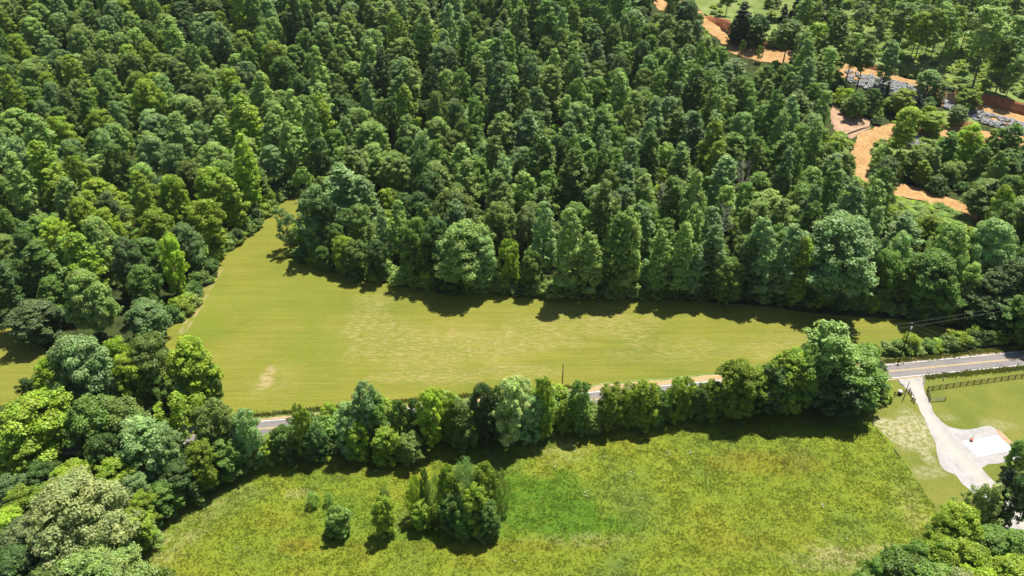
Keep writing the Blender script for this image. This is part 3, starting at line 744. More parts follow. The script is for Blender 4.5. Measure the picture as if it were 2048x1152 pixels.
# --- edge of the big forest along the hay field
ED = [
 ('open', 566, 415, 500, 50, 'blue', 'tree at the forest corner casting a shadow on the field neck'),
 ('rounded', 617, 372, 512, 76, 'blue', 'big dark topped tree at the forest corner by the field neck'),
 ('rounded', 645, 392, 515, 60, 'deep', 'tree right of the big dark topped corner tree'),
 ('hedge', 662, 444, 525, 50, 'mid', 'lower tree on the forest edge near the corner'),
 ('hedge', 645, 490, 538, 34, 'mid', 'low growth on the forest edge below the corner trees'),
 ('hedge', 684, 472, 543, 50, 'fresh', 'leafy tree on the forest edge right of the corner'),
 ('hedge', 710, 481, 552, 54, 'mid', 'leafy tree, next along the forest edge from the corner'),
 ('slender', 679, 325, 455, 80, 'silver', 'tall greyish crown behind the forest corner'),
 ('slender', 720, 350, 465, 60, 'silver', 'tree with bare stems left of the small sunlit clearing'),
 ('rounded', 644, 352, 425, 42, 'olive', 'narrow tree behind the forest corner'),
 ('slender', 761, 415, 532, 32, 'silver', 'narrow spire below the small sunlit clearing'),
 ('slender', 797, 401, 525, 38, 'pale', 'narrow spire right of the small sunlit clearing'),
 ('rounded', 820, 435, 563, 64, 'mid', 'tree on the forest edge left of the large pale crown'),
 ('rounded', 748, 480, 560, 44, 'deep', 'shaded tree on the forest edge under the narrow spires'),
 ('rounded', 872, 437, 565, 70, 'deep', 'tree merging into the left of the large pale crown'),
 ('broad', 930, 443, 580, 120, 'pale', 'large rounded crown on the forest edge'),
 ('rounded', 965, 470, 580, 60, 'silver', 'tree right against the large rounded crown on the forest edge'),
 ('rounded', 910, 380, 505, 80, 'olive', 'tree in the row behind the large pale crown'),
 ('rounded', 997, 404, 525, 80, 'olive', 'tree behind and right of the large pale crown'),
 ('rounded', 1053, 415, 525, 58, 'brown', 'dull tree behind the forest edge, left of the tall spire'),
 ('hedge', 1018, 477, 577, 46, 'fresh', 'smaller tree on the forest edge in front of the dull ones'),
 ('hedge', 1062, 500, 585, 46, 'mid', 'low tree on the forest edge left of the tall spire'),
 ('slender', 1138, 415, 596, 60, 'pale', 'tall spire, leftmost of the pair on the forest edge'),
 ('slender', 1182, 459, 597, 60, 'pale', 'shorter spire, right one of the pair on the forest edge'),
 ('slender', 1239, 424, 588, 62, 'mid', 'left half of the twin headed trees on the forest edge'),
 ('slender', 1267, 412, 590, 62, 'pale', 'right half of the twin headed trees on the forest edge'),
 ('slender', 1292, 517, 592, 30, 'silver', 'short narrow tree right of the twin headed pair'),
 ('slender', 1327, 456, 600, 48, 'pale', 'first narrow tree right of the twin headed pair'),
 ('slender', 1374, 444, 605, 54, 'pale', 'second narrow tree right of the twin headed pair'),
 ('slender', 1400, 490, 608, 38, 'silver', 'short narrow tree between two taller ones on the forest edge'),
 ('slender', 1420, 484, 606, 40, 'deep', 'short narrow dark tree between two taller ones'),
 ('slender', 1437, 446, 600, 48, 'silver', 'third narrow tree right of the twin headed pair'),
 ('rounded', 1469, 517, 616, 58, 'mid', 'rounded lower tree right of the narrow ones on the forest edge'),
 ('slender', 1503, 470, 610, 50, 'deep', 'dark narrow tree right of the rounded lower one'),
 ('slender', 1537, 429, 608, 64, 'silver', 'tall tree in the straight part of the forest edge'),
 ('slender', 1588, 448, 613, 64, 'silver', 'tall tree left of the widest crown on the forest edge'),
 ('slender', 1613, 472, 618, 48, 'fresh', 'narrow tree touching the widest crown on the forest edge'),
 ('slender', 1650, 470, 612, 60, 'deep', 'shaded tree left under the widest crown on the forest edge'),
 ('broad', 1702, 430, 612, 150, 'silver', 'widest crown on the forest edge'),
 ('rounded', 1743, 470, 608, 60, 'deep', 'shaded tree right under the widest crown on the forest edge'),
 ('rounded', 1784, 500, 608, 54, 'mid', 'tree right of the widest crown on the forest edge'),
 ('hedge', 1760, 531, 600, 38, 'lime', 'small tree showing before the widest crown'),
 ('rounded', 1829, 533, 616, 46, 'fresh', 'tree left of the big domed pair above the power pole'),
 ('broad', 1880, 505, 628, 100, 'mid', 'big domed tree above the power pole'),
 ('rounded', 1921, 511, 628, 50, 'mid', 'narrow domed tree right of the big domed one'),
 ('rounded', 1953, 526, 628, 50, 'pale', 'second narrow domed tree right of the big domed one'),
 ('rounded', 1996, 539, 634, 70, 'blue', 'round tree near the right photo edge above the road'),
 ('rounded', 2042, 520, 634, 66, 'blue', 'tree at the right photo edge above the road'),
 ('slender', 1818, 421, 545, 60, 'silver', 'tree behind the forest edge, left of the bare stems gap'),
 ('rounded', 1813, 464, 585, 58, 'silver', 'lower tree in front of the one left of the bare stems gap'),
 ('broad', 1917, 445, 600, 84, 'pale', 'broad tree between power pole and lower dirt track'),
 ('rounded', 1956, 459, 588, 60, 'lime', 'tree before the broad one under the lower dirt track'),
 ('broad', 2003, 440, 600, 84, 'silver', 'broad tree at the right under the lower dirt track'),
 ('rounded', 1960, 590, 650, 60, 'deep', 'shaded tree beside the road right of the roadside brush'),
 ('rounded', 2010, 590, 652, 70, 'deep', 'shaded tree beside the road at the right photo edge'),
 ('rounded', 2075, 590, 680, 80, 'mid', 'tree beside the road just beyond the right photo edge'),
 ('rounded', 2140, 590, 688, 90, 'mid', 'second tree beside the road beyond the right photo edge'),
]
for k, tx, ty, by, w, ti, d_ in ED:
    hand(k, tx, ty, by-(8 if 1285 < tx < 1760 and by > 590 else 0), w, ti, L_(ti, d_), 'trees along the forest edge above the hay field')
# --- meadow clump
MC = [
 ('willow', 622, 983, 1012, 28, 'pale', 'feathery bush, leftmost in the meadow'),
 ('willow', 655, 983, 1009, 19, 'pale', 'small feathery bush, second from left in the meadow'),
 ('hedge', 673, 1014, 1065, 50, 'mid', 'dense round bush below the two feathery ones in the meadow'),
 ('willow', 766, 973, 1030, 30, 'pale', 'feathery bush behind the dense upright one in the meadow'),
 ('hedge', 761, 993, 1068, 44, 'fresh', 'dense upright bush left of the willows in the meadow'),
 ('willow', 825, 950, 1030, 42, 'fresh', 'willow, leftmost of the meadow clump'),
 ('hedge', 844, 934, 1028, 18, 'mid', 'thin upright tree between the left willows'),
 ('willow', 862, 946, 1030, 38, 'pale', 'willow right of the thin upright tree'),
 ('hedge', 842, 1004, 1052, 40, 'fresh', 'bright bush in front of the left willows'),
 ('willow', 924, 914, 1040, 60, 'silver', 'tallest willow of the meadow clump'),
 ('hedge', 893, 928, 1030, 42, 'fresh', 'dense bush left against the tallest willow'),
 ('hedge', 972, 926, 1035, 56, 'fresh', 'wide leafy tree right of the tallest willow'),
 ('willow', 1002, 930, 1030, 40, 'pale', 'thin willow, rightmost of the meadow clump'),
 ('hedge', 949, 970, 1062, 56, 'fresh', 'leafy tree in front of the tallest willow'),
 ('hedge', 902, 990, 1058, 50, 'mid', 'bush in the lower middle of the meadow clump'),
 ('hedge', 972, 1006, 1072, 54, 'mid', 'low bush at the lower right of the meadow clump'),
 ('hedge', 925, 1015, 1072, 44, 'mid', 'low bush at the bottom of the meadow clump'),
]
for k, tx, ty, by, w, ti, d_ in MC:
    hand(k, tx, ty, by, w, ti, L_(ti, d_.replace('dull ', '')), 'bushes and willows standing in the meadow')
# --- bottom right wood
BR = [
 ('open', 1966, 962, 1045, 60, 'pale', 'thin crowned tree beside the drive below the slab'),
 ('open', 2000, 968, 1052, 56, 'cream', 'thin crowned tree overhanging the drive'),
 ('evergreen', 2026, 932, 1030, 46, 'dark', 'pointed tree right of the drive'),
 ('rounded', 2050, 950, 1045, 70, 'deep', 'tree at the right photo edge beside the drive'),
 ('rounded', 2052, 882, 930, 36, 'mid', 'tree cut by the right photo edge beside the slab'),
 ('rounded', 1933, 1003, 1105, 80, 'fresh', 'top tree of the bottom right wood'),
 ('rounded', 1905, 1020, 1115, 60, 'fresh', 'tree left below the top one of the bottom right wood'),
 ('rounded', 1873, 1050, 1135, 56, 'fresh', 'tree on the meadow side of the bottom right wood'),
 ('broad', 1896, 1070, 1160, 90, 'fresh', 'tree in the middle of the bottom right wood'),
 ('rounded', 1845, 1074, 1155, 56, 'mid', 'lower tree on the meadow side of the bottom right wood'),
 ('rounded', 1794, 1087, 1172, 70, 'mid', 'tree at the lower left of the bottom right wood'),
 ('broad', 1824, 1108, 1205, 100, 'mid', 'broad tree at the lower left of the bottom right wood'),
 ('broad', 1955, 1084, 1185, 104, 'fresh', 'broad tree right of the middle of the bottom right wood'),
 ('rounded', 1995, 1050, 1125, 84, 'mid', 'tree hiding the end of the drive'),
 ('broad', 2036, 1110, 1205, 104, 'fresh', 'tree at the bottom right photo corner'),
 ('rounded', 2048, 1060, 1140, 84, 'mid', 'tree at the right photo edge above the corner'),
 ('rounded', 1762, 1106, 1185, 50, 'mid', 'small tree reaching furthest into the meadow'),
 ('rounded', 1741, 1136, 1205, 66, 'mid', 'tree at the bottom photo edge, leftmost of the bottom right wood'),
 ('broad', 1875, 1124, 1235, 112, 'mid', 'tree at the bottom photo edge in the middle of the bottom right wood'),
 ('broad', 1930, 1140, 1250, 100, 'cream', 'tree at the bottom photo edge right of the middle'),
 ('broad', 1972, 1130, 1240, 90, 'lime', 'tree at the bottom photo edge left of the corner one'),
]
for k, tx, ty, by, w, ti, d_ in BR:
    hand(k, tx, ty+(14 if ty > 1000 else 0), by+12, w*.95, ti, L_(ti, d_), 'trees of the bottom right wood by the drive')
# --- roadside brush right of the power pole
for i, (tx, ty, by, w) in enumerate([(1752, 692, 712, 34), (1775, 688, 710, 36), (1800, 685, 708, 32), (1826, 672, 705, 40), (1833, 690, 710, 30), (1856, 682, 704, 36), (1880, 684, 703, 32), (1905, 675, 700, 36), (1925, 666, 696, 38), (1940, 676, 697, 28), (1866, 695, 708, 24), (1790, 696, 713, 26), (1895, 690, 704, 26)]):
    ti = ['fresh', 'pale', 'mid', 'fresh', 'pale', 'mid', 'fresh', 'olive', 'fresh', 'pale', 'fresh', 'mid', 'pale'][i]
    hand('shrub', tx, ty-3, by-6, w, ti, L_(ti, 'roadside shrub, '+['leftmost of the far verge brush', 'second from left in the far verge brush', 'third from left in the far verge brush', 'tallest beside the utility pole', 'low before the utility pole', 'just right of the utility pole', 'middle of the far verge brush', 'fourth from the right end of the brush', 'tallest near the right end of the brush', 'rightmost of the far verge brush', 'low front one right of the utility pole', 'low front one left of the utility pole', 'low front one under the brush middle'][i]), 'roadside brush by the power pole')
# --- hillside with clearings, upper right
HS = [
 ('evergreen', 1492, 3, 88, 46, 'dark', 'big cedar above the clay bank'), ('rounded', 1520, 28, 96, 44, 'deep', 'round tree right against the big cedar'),
 ('rounded', 1478, 35, 92, 30, 'deep', 'small tree left against the big cedar'),
 ('evergreen', 1571, 7, 46, 24, 'dark', 'small cedar alone in the upper grass clearing'), ('evergreen', 1597, -6, 38, 26, 'dark', 'cedar at the top photo edge'),
 ('evergreen', 1622, -4, 50, 28, 'dark', 'second cedar at the top photo edge'), ('evergreen', 1645, -10, 45, 26, 'dark', 'third cedar at the top photo edge'),
 ('lofty', 1547, -8, 40, 34, 'mid', 'tree at the top photo edge left of the small cedar'),
 ('open', 1523, 90, 124, 14, 'mid', 'sapling standing on the orange track'), ('open', 1487, 78, 108, 12, 'mid', 'left sapling on the orange track'),
 ('lofty', 1582, 38, 132, 48, 'mid', 'tree before the upper track, right of the saplings'), ('lofty', 1612, 52, 150, 44, 'pale', 'tree crossing the upper track'),
 ('lofty', 1640, 44, 152, 46, 'fresh', 'tree crossing the upper track, second from the saplings'), ('slender', 1684, 22, 158, 52, 'mid', 'tall dark based tree left of the grey rocks'),
 ('lofty', 1715, 64, 172, 40, 'pale', 'tree over the left end of the grey rocks'), ('lofty', 1740, 66, 185, 40, 'mid', 'leaning tree over the grey rocks'),
 ('lofty', 1732, 2, 70, 38, 'mid', 'tree at the top photo edge above the grey rocks'), ('lofty', 1771, 18, 78, 32, 'fresh', 'tree with two stems in the upper clearing'),
 ('slender', 1788, 78, 176, 34, 'silver', 'silvery tree beside the grey rocks'), ('lofty', 1821, 6, 112, 44, 'mid', 'tall bare stemmed tree in the sunlit scrub'),
 ('lofty', 1805, 20, 95, 30, 'pale', 'thin tree left of the tall bare stemmed one'), ('lofty', 1846, 22, 132, 32, 'fresh', 'first tree of the bare stemmed group'),
 ('lofty', 1860, 8, 120, 34, 'mid', 'second tree of the bare stemmed group'), ('lofty', 1876, 16, 134, 34, 'fresh', 'third tree of the bare stemmed group'),
 ('lofty', 1893, 4, 118, 36, 'pale', 'fourth tree of the bare stemmed group'), ('lofty', 1908, 22, 128, 34, 'mid', 'fifth tree of the bare stemmed group'),
 ('lofty', 1926, 10, 112, 36, 'fresh', 'sixth tree of the bare stemmed group'), ('lofty', 1944, 24, 105, 30, 'pale', 'last tree of the bare stemmed group'),
 ('lofty', 1998, 10, 182, 60, 'pale', 'tallest tree of the sunlit scrub, with a thick stem'), ('lofty', 1968, 60, 124, 26, 'pale', 'thin tree left of the tallest in the scrub'),
 ('lofty', 2030, 70, 190, 44, 'mid', 'tree at the right photo edge in the scrub'), ('lofty', 2046, 30, 150, 44, 'pale', 'upper tree at the right photo edge in the scrub'),
 ('lofty', 2012, 84, 184, 32, 'fresh', 'thin tree between the tallest and the photo edge'), ('lofty', 2040, 110, 208, 30, 'pale', 'low thin tree at the right photo edge in the scrub'),
 ('rounded', 1866, 140, 196, 40, 'silver', 'bushy tree on the bank above the grey rocks'), ('hedge', 1884, 162, 203, 26, 'brown', 'small dull brown tree by the grey rocks'),
 ('rounded', 1945, 178, 222, 42, 'fresh', 'round tree on the upper track'), ('rounded', 1826, 215, 266, 44, 'lime', 'bright round tree above the track bend'),
 ('rounded', 1872, 224, 268, 46, 'fresh', 'round tree right of the bright one above the track bend'), ('rounded', 1750, 176, 230, 32, 'deep', 'dark tree below the grey rocks'),
 ('evergreen', 1780, 163, 202, 16, 'dark', 'narrow cedar below the grey rocks'), ('rounded', 1813, 178, 230, 46, 'fresh', 'leafy tree below the grey rocks'),
 ('evergreen', 1842, 188, 232, 26, 'dark', 'dark cedar right of the leafy tree below the rocks'), ('rounded', 1923, 210, 254, 36, 'blue', 'bluish tree between the two tracks'),
 ('rounded', 1720, 186, 240, 36, 'mid', 'tree above the pinkish clay slope'), ('rounded', 1702, 196, 226, 28, 'pale', 'small tree above the pinkish clay slope'),
 ('lofty', 1823, 214, 345, 44, 'fresh', 'tall tree with long bare stem inside the track bend'), ('rounded', 1948, 246, 330, 52, 'lime', 'bright tree below the right end of the bend'),
 ('slender', 1905, 262, 345, 40, 'mid', 'tree inside the bend left of the bright one'), ('slender', 1875, 290, 362, 36, 'pale', 'thin tree inside the track bend'),
 ('slender', 2007, 254, 352, 36, 'olive', 'narrow tree right of the bright one below the bend'), ('slender', 2035, 246, 360, 44, 'mid', 'tree at the right photo edge below the bend'),
 ('slender', 1972, 290, 372, 36, 'mid', 'thin tree above the lower dirt track'), ('slender', 1852, 320, 372, 30, 'fresh', 'small tree at the foot of the bend'),
 ('hedge', 1768, 290, 345, 36, 'pale', 'bushy tree on the grass inside the bend'), ('hedge', 1800, 308, 362, 30, 'fresh', 'bush on the grass inside the bend'),
 ('rounded', 1840, 300, 358, 40, 'mid', 'round tree inside the bend, lower'),
 ('broad', 1985, 360, 440, 66, 'pale', 'round crowned tree at the end of the lower dirt track'), ('rounded', 2030, 350, 445, 56, 'mid', 'tree at the right photo edge beside the lower dirt track'),
 ('lofty', 1460, -30, 36, 30, 'mid', 'tree at the top photo edge over the grass clearing'),
]
for k, tx, ty, by, w, ti, d_ in HS:
    hand(k, tx, ty, by, w, ti, (L_(ti, d_) if T[ti][1].split()[0] not in d_ else d_), 'trees on the cleared hillside')

def dead_tree(tx, ty, by, label):
    x, y = G(tx, by)
    d = ray(tx, ty); t_ = y/d[1]; x = d[0]*t_; h = CAM_H+d[2]*t_-float(terr(x, y))
    rr = random.Random(int(tx)); parts = [tube([(0, 0, -.3), (.1, .1, h*.5), (.2, -.1, h)], [.26, .16, .03], 7)]
    for k in range(34):
        z = h*rr.uniform(.35, .95); a = rr.uniform(0, 6.28); l = (h-z)*.35+rr.uniform(.8, 2.6); b0 = (.1*z/h, .1*z/h, z)
        m_ = (math.cos(a)*l*.55, math.sin(a)*l*.55, z+l*.45); e_ = (math.cos(a+.3)*l, math.sin(a+.3)*l, z+l*.95)
        parts.append(tube([b0, m_, e_], [.07, .05, .02], 4, False))
        for q in range(2): parts.append(tube([m_, (m_[0]+rr.uniform(-1, 1), m_[1]+rr.uniform(-1, 1), m_[2]+rr.uniform(.4, 1.6))], [.035, .015], 3, False))
    root = bpy.data.objects.new('dead_tree', None); C.objects.link(root); root.location = (x, y, float(terr(x, y))); tag(root, label, 'tree', 'bare dead trees in the forest')
    link('branches', pymesh('branches', *join(*parts)), root, M_dead)
    placed.append((x, y, 2.5, h, 'dead'))
M_dead = flat_mat('dead_wood', (.36, .34, .32), .9, .2, 3)
dead_tree(1330, 362, 470, 'bare grey dead tree in the forest behind the twin headed edge trees')
dead_tree(1452, 412, 520, 'bare grey dead tree behind the narrow edge trees, right of centre')
dead_tree(1488, 322, 420, 'bare grey dead tree deeper in the forest, uppermost of the three')
# ------------------------------------------------------------------ the forest, grown around the placed trees
def W_(P): return [G(*q) for q in P]
NO_BASE = [W_(q) for q in (P_hay, P_left, P_meadow, P_lawn, P_scrub_top, P_scrub, P_trackA, P_trackB, P_pink, P_gapA, P_scrubB)]
SEE = [  # spots the photograph shows open: no crown may cover them
 [(1450, 82), (1500, 86), (1570, 98), (1570, 122), (1500, 118), (1458, 104)], [(1405, 20), (1430, 38), (1470, 86), (1440, 80), (1408, 45)],
 [(1385, -10), (1600, -10), (1570, 45), (1470, 50), (1410, 20)], [(1690, 138), (1860, 168), (1850, 200), (1700, 168)],
 [(1885, 186), (2060, 230), (2060, 278), (1960, 246), (1880, 215)], [(1665, 205), (1742, 245), (1735, 268), (1700, 280), (1670, 262)],
 [(1700, 290), (1730, 260), (1810, 246), (1812, 275), (1765, 285), (1745, 310), (1745, 352), (1710, 350)],
 [(1800, 368), (1860, 378), (1965, 420), (1968, 442), (1880, 420), (1800, 395)], [(1860, 250), (1960, 262), (1960, 282), (1860, 275)],
 [(1700, 60), (2060, 60), (2060, 225), (1890, 180), (1760, 140), (1700, 125)], [(1780, 270), (1860, 278), (1860, 310), (1780, 300)],
 [(560, 400), (590, 384), (602, 395), (560, 440)], [(742, 402), (798, 402), (800, 422), (745, 424)], [(1305, -5), (1325, -5), (1322, 24), (1308, 20)],
 [(1225, 520), (1235, 520), (1235, 535), (1225, 535)],
 [(510, 836), (574, 832), (574, 864), (510, 868)], [(1176, 776), (1208, 774), (1208, 808), (1176, 808)], [(1306, 766), (1344, 762), (1344, 788), (1306, 790)], [(1388, 756), (1452, 752), (1452, 776), (1388, 780)],
 [(800, 812), (830, 810), (830, 830), (800, 832)], [(935, 800), (960, 798), (960, 815), (935, 817)],
]
SEE = [np.array(q, float) for q in SEE]
SEEB = [(q[:, 0].min(), q[:, 0].max(), q[:, 1].min(), q[:, 1].max()) for q in SEE]
def seg_ok(x, y, w, h):
    if abs(x) > 480 or y > 700: return True
    g = float(terr(x, y))
    px0, py0 = proj(x, y, g+h*.97); px1, py1 = proj(x, y, g+h*.3)
    hw = F*w/math.sqrt(x*x+y*y+(CAM_H-g)**2)*.5
    t_ = np.repeat(np.linspace(-.12, 1.1, 11), 5); cc = np.tile([-1, -.5, 0, .5, 1], 11)
    X = px0+(px1-px0)*t_+cc*hw*np.clip(.35+t_*1.6, 0, 1); Yv = py0+(py1-py0)*t_
    xa, xb, ya, yb = X.min(), X.max(), Yv.min(), Yv.max()
    for q, (qa, qb, qc, qd) in zip(SEE, SEEB):
        if xb < qa or xa > qb or yb < qc or ya > qd: continue
        if inpoly(X, Yv, q).any(): return False
    return True
cell = {}
def near(x, y, r, f=.86):
    cx, cy = int(x//10), int(y//10)
    for i in range(cx-2, cx+3):
        for j in range(cy-2, cy+3):
            for (a, b_, rr) in cell.get((i, j), ()):
                if (a-x)**2+(b_-y)**2 < ((r+rr)*f)**2: return True
    return False
def addc(x, y, r): cell.setdefault((int(x//10), int(y//10)), []).append((x, y, r))
for (x, y, r, h, k) in placed: addc(x, y, r)
rr_ = random.Random(77)
N = 60000
cx, cy = R.uniform(-520, 520, N), R.uniform(150, 760, N)
bad = np.zeros(N, bool)
for q in NO_BASE: bad |= inpoly(cx, cy, q)
edge_y = np.interp(cx, [-520, -130, -96, -85, 115, 130, 520], [186, 186, 187, 200, 218, 190, 190])
# keep the strip south of the hay field for the hedgerow lists
bad |= (cy < edge_y)
west = cx < np.interp(cy, [150, 190, 290], [-90, -86, -85])
# narrow strip between fields
road_y = np.polyval(a0, cx)
bad |= np.abs(cy-road_y) < 9
bad |= (np.abs(cx) > cy*.66+75)
forest = []
small = (fbm(cx/60, cy/60, 2, 90))
for i in np.nonzero(~bad)[0]:
    x, y = float(cx[i]), float(cy[i])
    px, py = proj(x, y, float(terr(x, y)))
    u = rr_.random()
    left = px < 480+(py < 300)*260
    if left: k = 'broad' if u < .42 else 'rounded' if u < .85 else 'slender'
    elif px > 1500 and py < 330: k = 'slender' if u < .6 else 'rounded' if u < .85 else 'lofty'
    else: k = 'slender' if u < .44 else 'rounded' if u < .74 else 'broad' if u < .9 else 'lofty'
    h, w = {'broad': (rr_.uniform(15, 24), rr_.uniform(9.5, 15)), 'rounded': (rr_.uniform(13, 23), rr_.uniform(8.5, 14)), 'slender': (rr_.uniform(19, 32), rr_.uniform(8, 13.5)), 'lofty': (rr_.uniform(20, 26), rr_.uniform(6, 8))}[k]
    if px > 480 and k == 'slender': h *= .95+.2*float(small[i])
    if near(x, y, w/2): continue
    if not seg_ok(x, y, w, h): continue
    addc(x, y, w/2); forest.append((x, y, h, w, k, px, py))
Wp_ = np.array(W_([(1700, -20), (2080, -20), (2080, 205), (1960, 185), (1850, 150), (1770, 130), (1700, 110)]))
m0, m1 = Wp_.min(0), Wp_.max(0)
for _ in range(900):
    x, y = R.uniform(m0[0], m1[0]), R.uniform(m0[1], m1[1])
    if not inpoly(np.array([x]), np.array([y]), Wp_)[0]: continue
    px, py = proj(x, y, float(terr(x, y)))
    w = rr_.uniform(4.5, 6.8); h = rr_.uniform(17, 25)
    if py > 40 and vnoise(x/18, y/18, 8) < .42: continue
    if near(x, y, w/2, 1.25): continue
    addc(x, y, w/2); forest.append((x, y, h, w, 'lofty', px, py))
forest.sort(key=lambda q: math.hypot(q[0], q[1]))
count = {}
for p_ in placed: count[p_[4]] = count.get(p_[4], 0)+1
def region(px, py):
    if px < 480:
        if py > 480: return 'wood left of the hay field'
        if py > 330: return 'forest left of the field neck'
        return ('far upper left slope' if px < 240 else 'slope above the field neck') if py > 150 else ('slope at the top left corner' if px < 240 else 'top edge left of centre')
    if px < 1000:
        if py > 430: return 'forest edge behind the hay field'
        if py > 300: return 'forest behind the field neck'
        return ('upper forest straight above the neck' if px < 740 else 'upper forest left of centre') if py > 150 else ('top edge above the neck' if px < 740 else 'top edge at the centre')
    if px < 1500:
        if py > 400: return 'second row behind the hay field'
        if py > 260: return 'tall forest behind the hay field'
        return ('forest right of centre' if px < 1250 else 'forest left of the dirt track') if py > 130 else 'top edge before the dirt track'
    if py > 430: return 'woods above the road'
    return ('woods left of the track bend' if px < 1720 else 'woods below the dirt track') if py > 220 else 'scrub beyond the dirt track'
WORD = {'broad': 'spreading', 'rounded': 'rounded', 'slender': 'slender', 'lofty': 'bare-stemmed'}
SHORT = {'deep': 'deep', 'mid': 'mid', 'fresh': 'fresh', 'lime': 'yellowish', 'silver': 'silvery', 'pale': 'pale', 'olive': 'olive', 'blue': 'bluish'}
far = []
def pick_tint(x, y, px, py, k):
    n = float(vnoise(x/35, y/35, 55)); u = rr_.random()
    if px < 600 and py > 430:
        c_ = ['fresh', 'lime', 'mid', 'fresh', 'blue', 'deep', 'pale', 'olive', 'fresh', 'silver']
    elif px < 900: c_ = ['mid', 'deep', 'pale', 'olive', 'silver', 'pale', 'mid', 'fresh', 'pale', 'silver']
    else: c_ = ['pale', 'mid', 'pale', 'silver', 'mid', 'olive', 'blue', 'mid', 'pale', 'fresh']
    return c_[int((n*.35+u*.65)*9.99)]
rows = []
for (x, y, h, w, k, px, py) in forest:
    ti = pick_tint(x, y, px, py, k)
    tpx, tpy = proj(x, y, float(terr(x, y))+h)
    rows.append((x, y, h, w, k, px, py, ti, tpx, tpy))
TP = np.array([(q[8], q[9]) for q in rows])
used = {}
for i_, (x, y, h, w, k, px, py, ti, tpx, tpy) in enumerate(rows):
    vis = -20 < tpx < 2068 and tpy > -25 and (py > -60) and tpy < 1160
    if vis and count.get(k, 0) < 300:
        count[k] = count.get(k, 0)+1
        dx, dy = TP[:, 0]-tpx, np.abs(TP[:, 1]-tpy)
        cl = np.where((dx < -6), -dx+2.5*dy, 1e9); cr = np.where((dx > 6), dx+2.5*dy, 1e9)
        a, b_ = rows[int(np.argmin(cl))], rows[int(np.argmin(cr))]
        reg = region(px, py)
        lab = f"{TINT[ti][1]} {WORD[k]} tree, {SHORT[a[7]]} one left, {SHORT[b_[7]]} one right, {reg}"
        lab = ' '.join(lab.split()[:16])
        if lab in used:
            c_b = np.where(TP[:, 1] < tpy-6, (tpy-TP[:, 1])+2*np.abs(dx), 1e9); b2 = rows[int(np.argmin(c_b))]
            lab = lab.replace(f", {SHORT[b_[7]]} one right", f", {SHORT[b2[7]]} one behind")
        if lab in used: lab = lab.replace(f"{SHORT[a[7]]} one left", f"{SHORT[b_[7]]} one right")
        used[lab] = 1
        put_tree(k, x, y, h, w, ti, lab, f"{WORD[k]} trees, {reg}")
    else: far.append((x, y, h, w, k, ti))
# haze: thin summer air between the camera and the hillside
hz = pymesh('haze', [(-9200, -6200, -1.2), (9200, -6200, -1.2), (9200, 9700, -1.2), (-9200, 9700, -1.2), (-9200, -6200, 160), (9200, -6200, 160), (9200, 9700, 160), (-9200, 9700, 160)],
            [(3, 2, 1, 0), (4, 5, 6, 7), (0, 1, 5, 4), (1, 2, 6, 5), (2, 3, 7, 6), (3, 0, 4, 7)])
hm = bpy.data.materials.new('haze'); hm.use_nodes = True; ht = hm.node_tree; ht.nodes.remove(ht.nodes['Principled BSDF'])
pv = ht.nodes.new('ShaderNodeVolumePrincipled'); pv.inputs['Density'].default_value = .000035; pv.inputs['Color'].default_value = (.85, .93, 1, 1); pv.inputs['Anisotropy'].default_value = .2
ht.links.new(pv.outputs[0], ht.nodes['Material Output'].inputs['Volume'])
tag(link('haze', hz, None, hm), kind='stuff')
print('forest', len(forest), 'far', len(far), count)

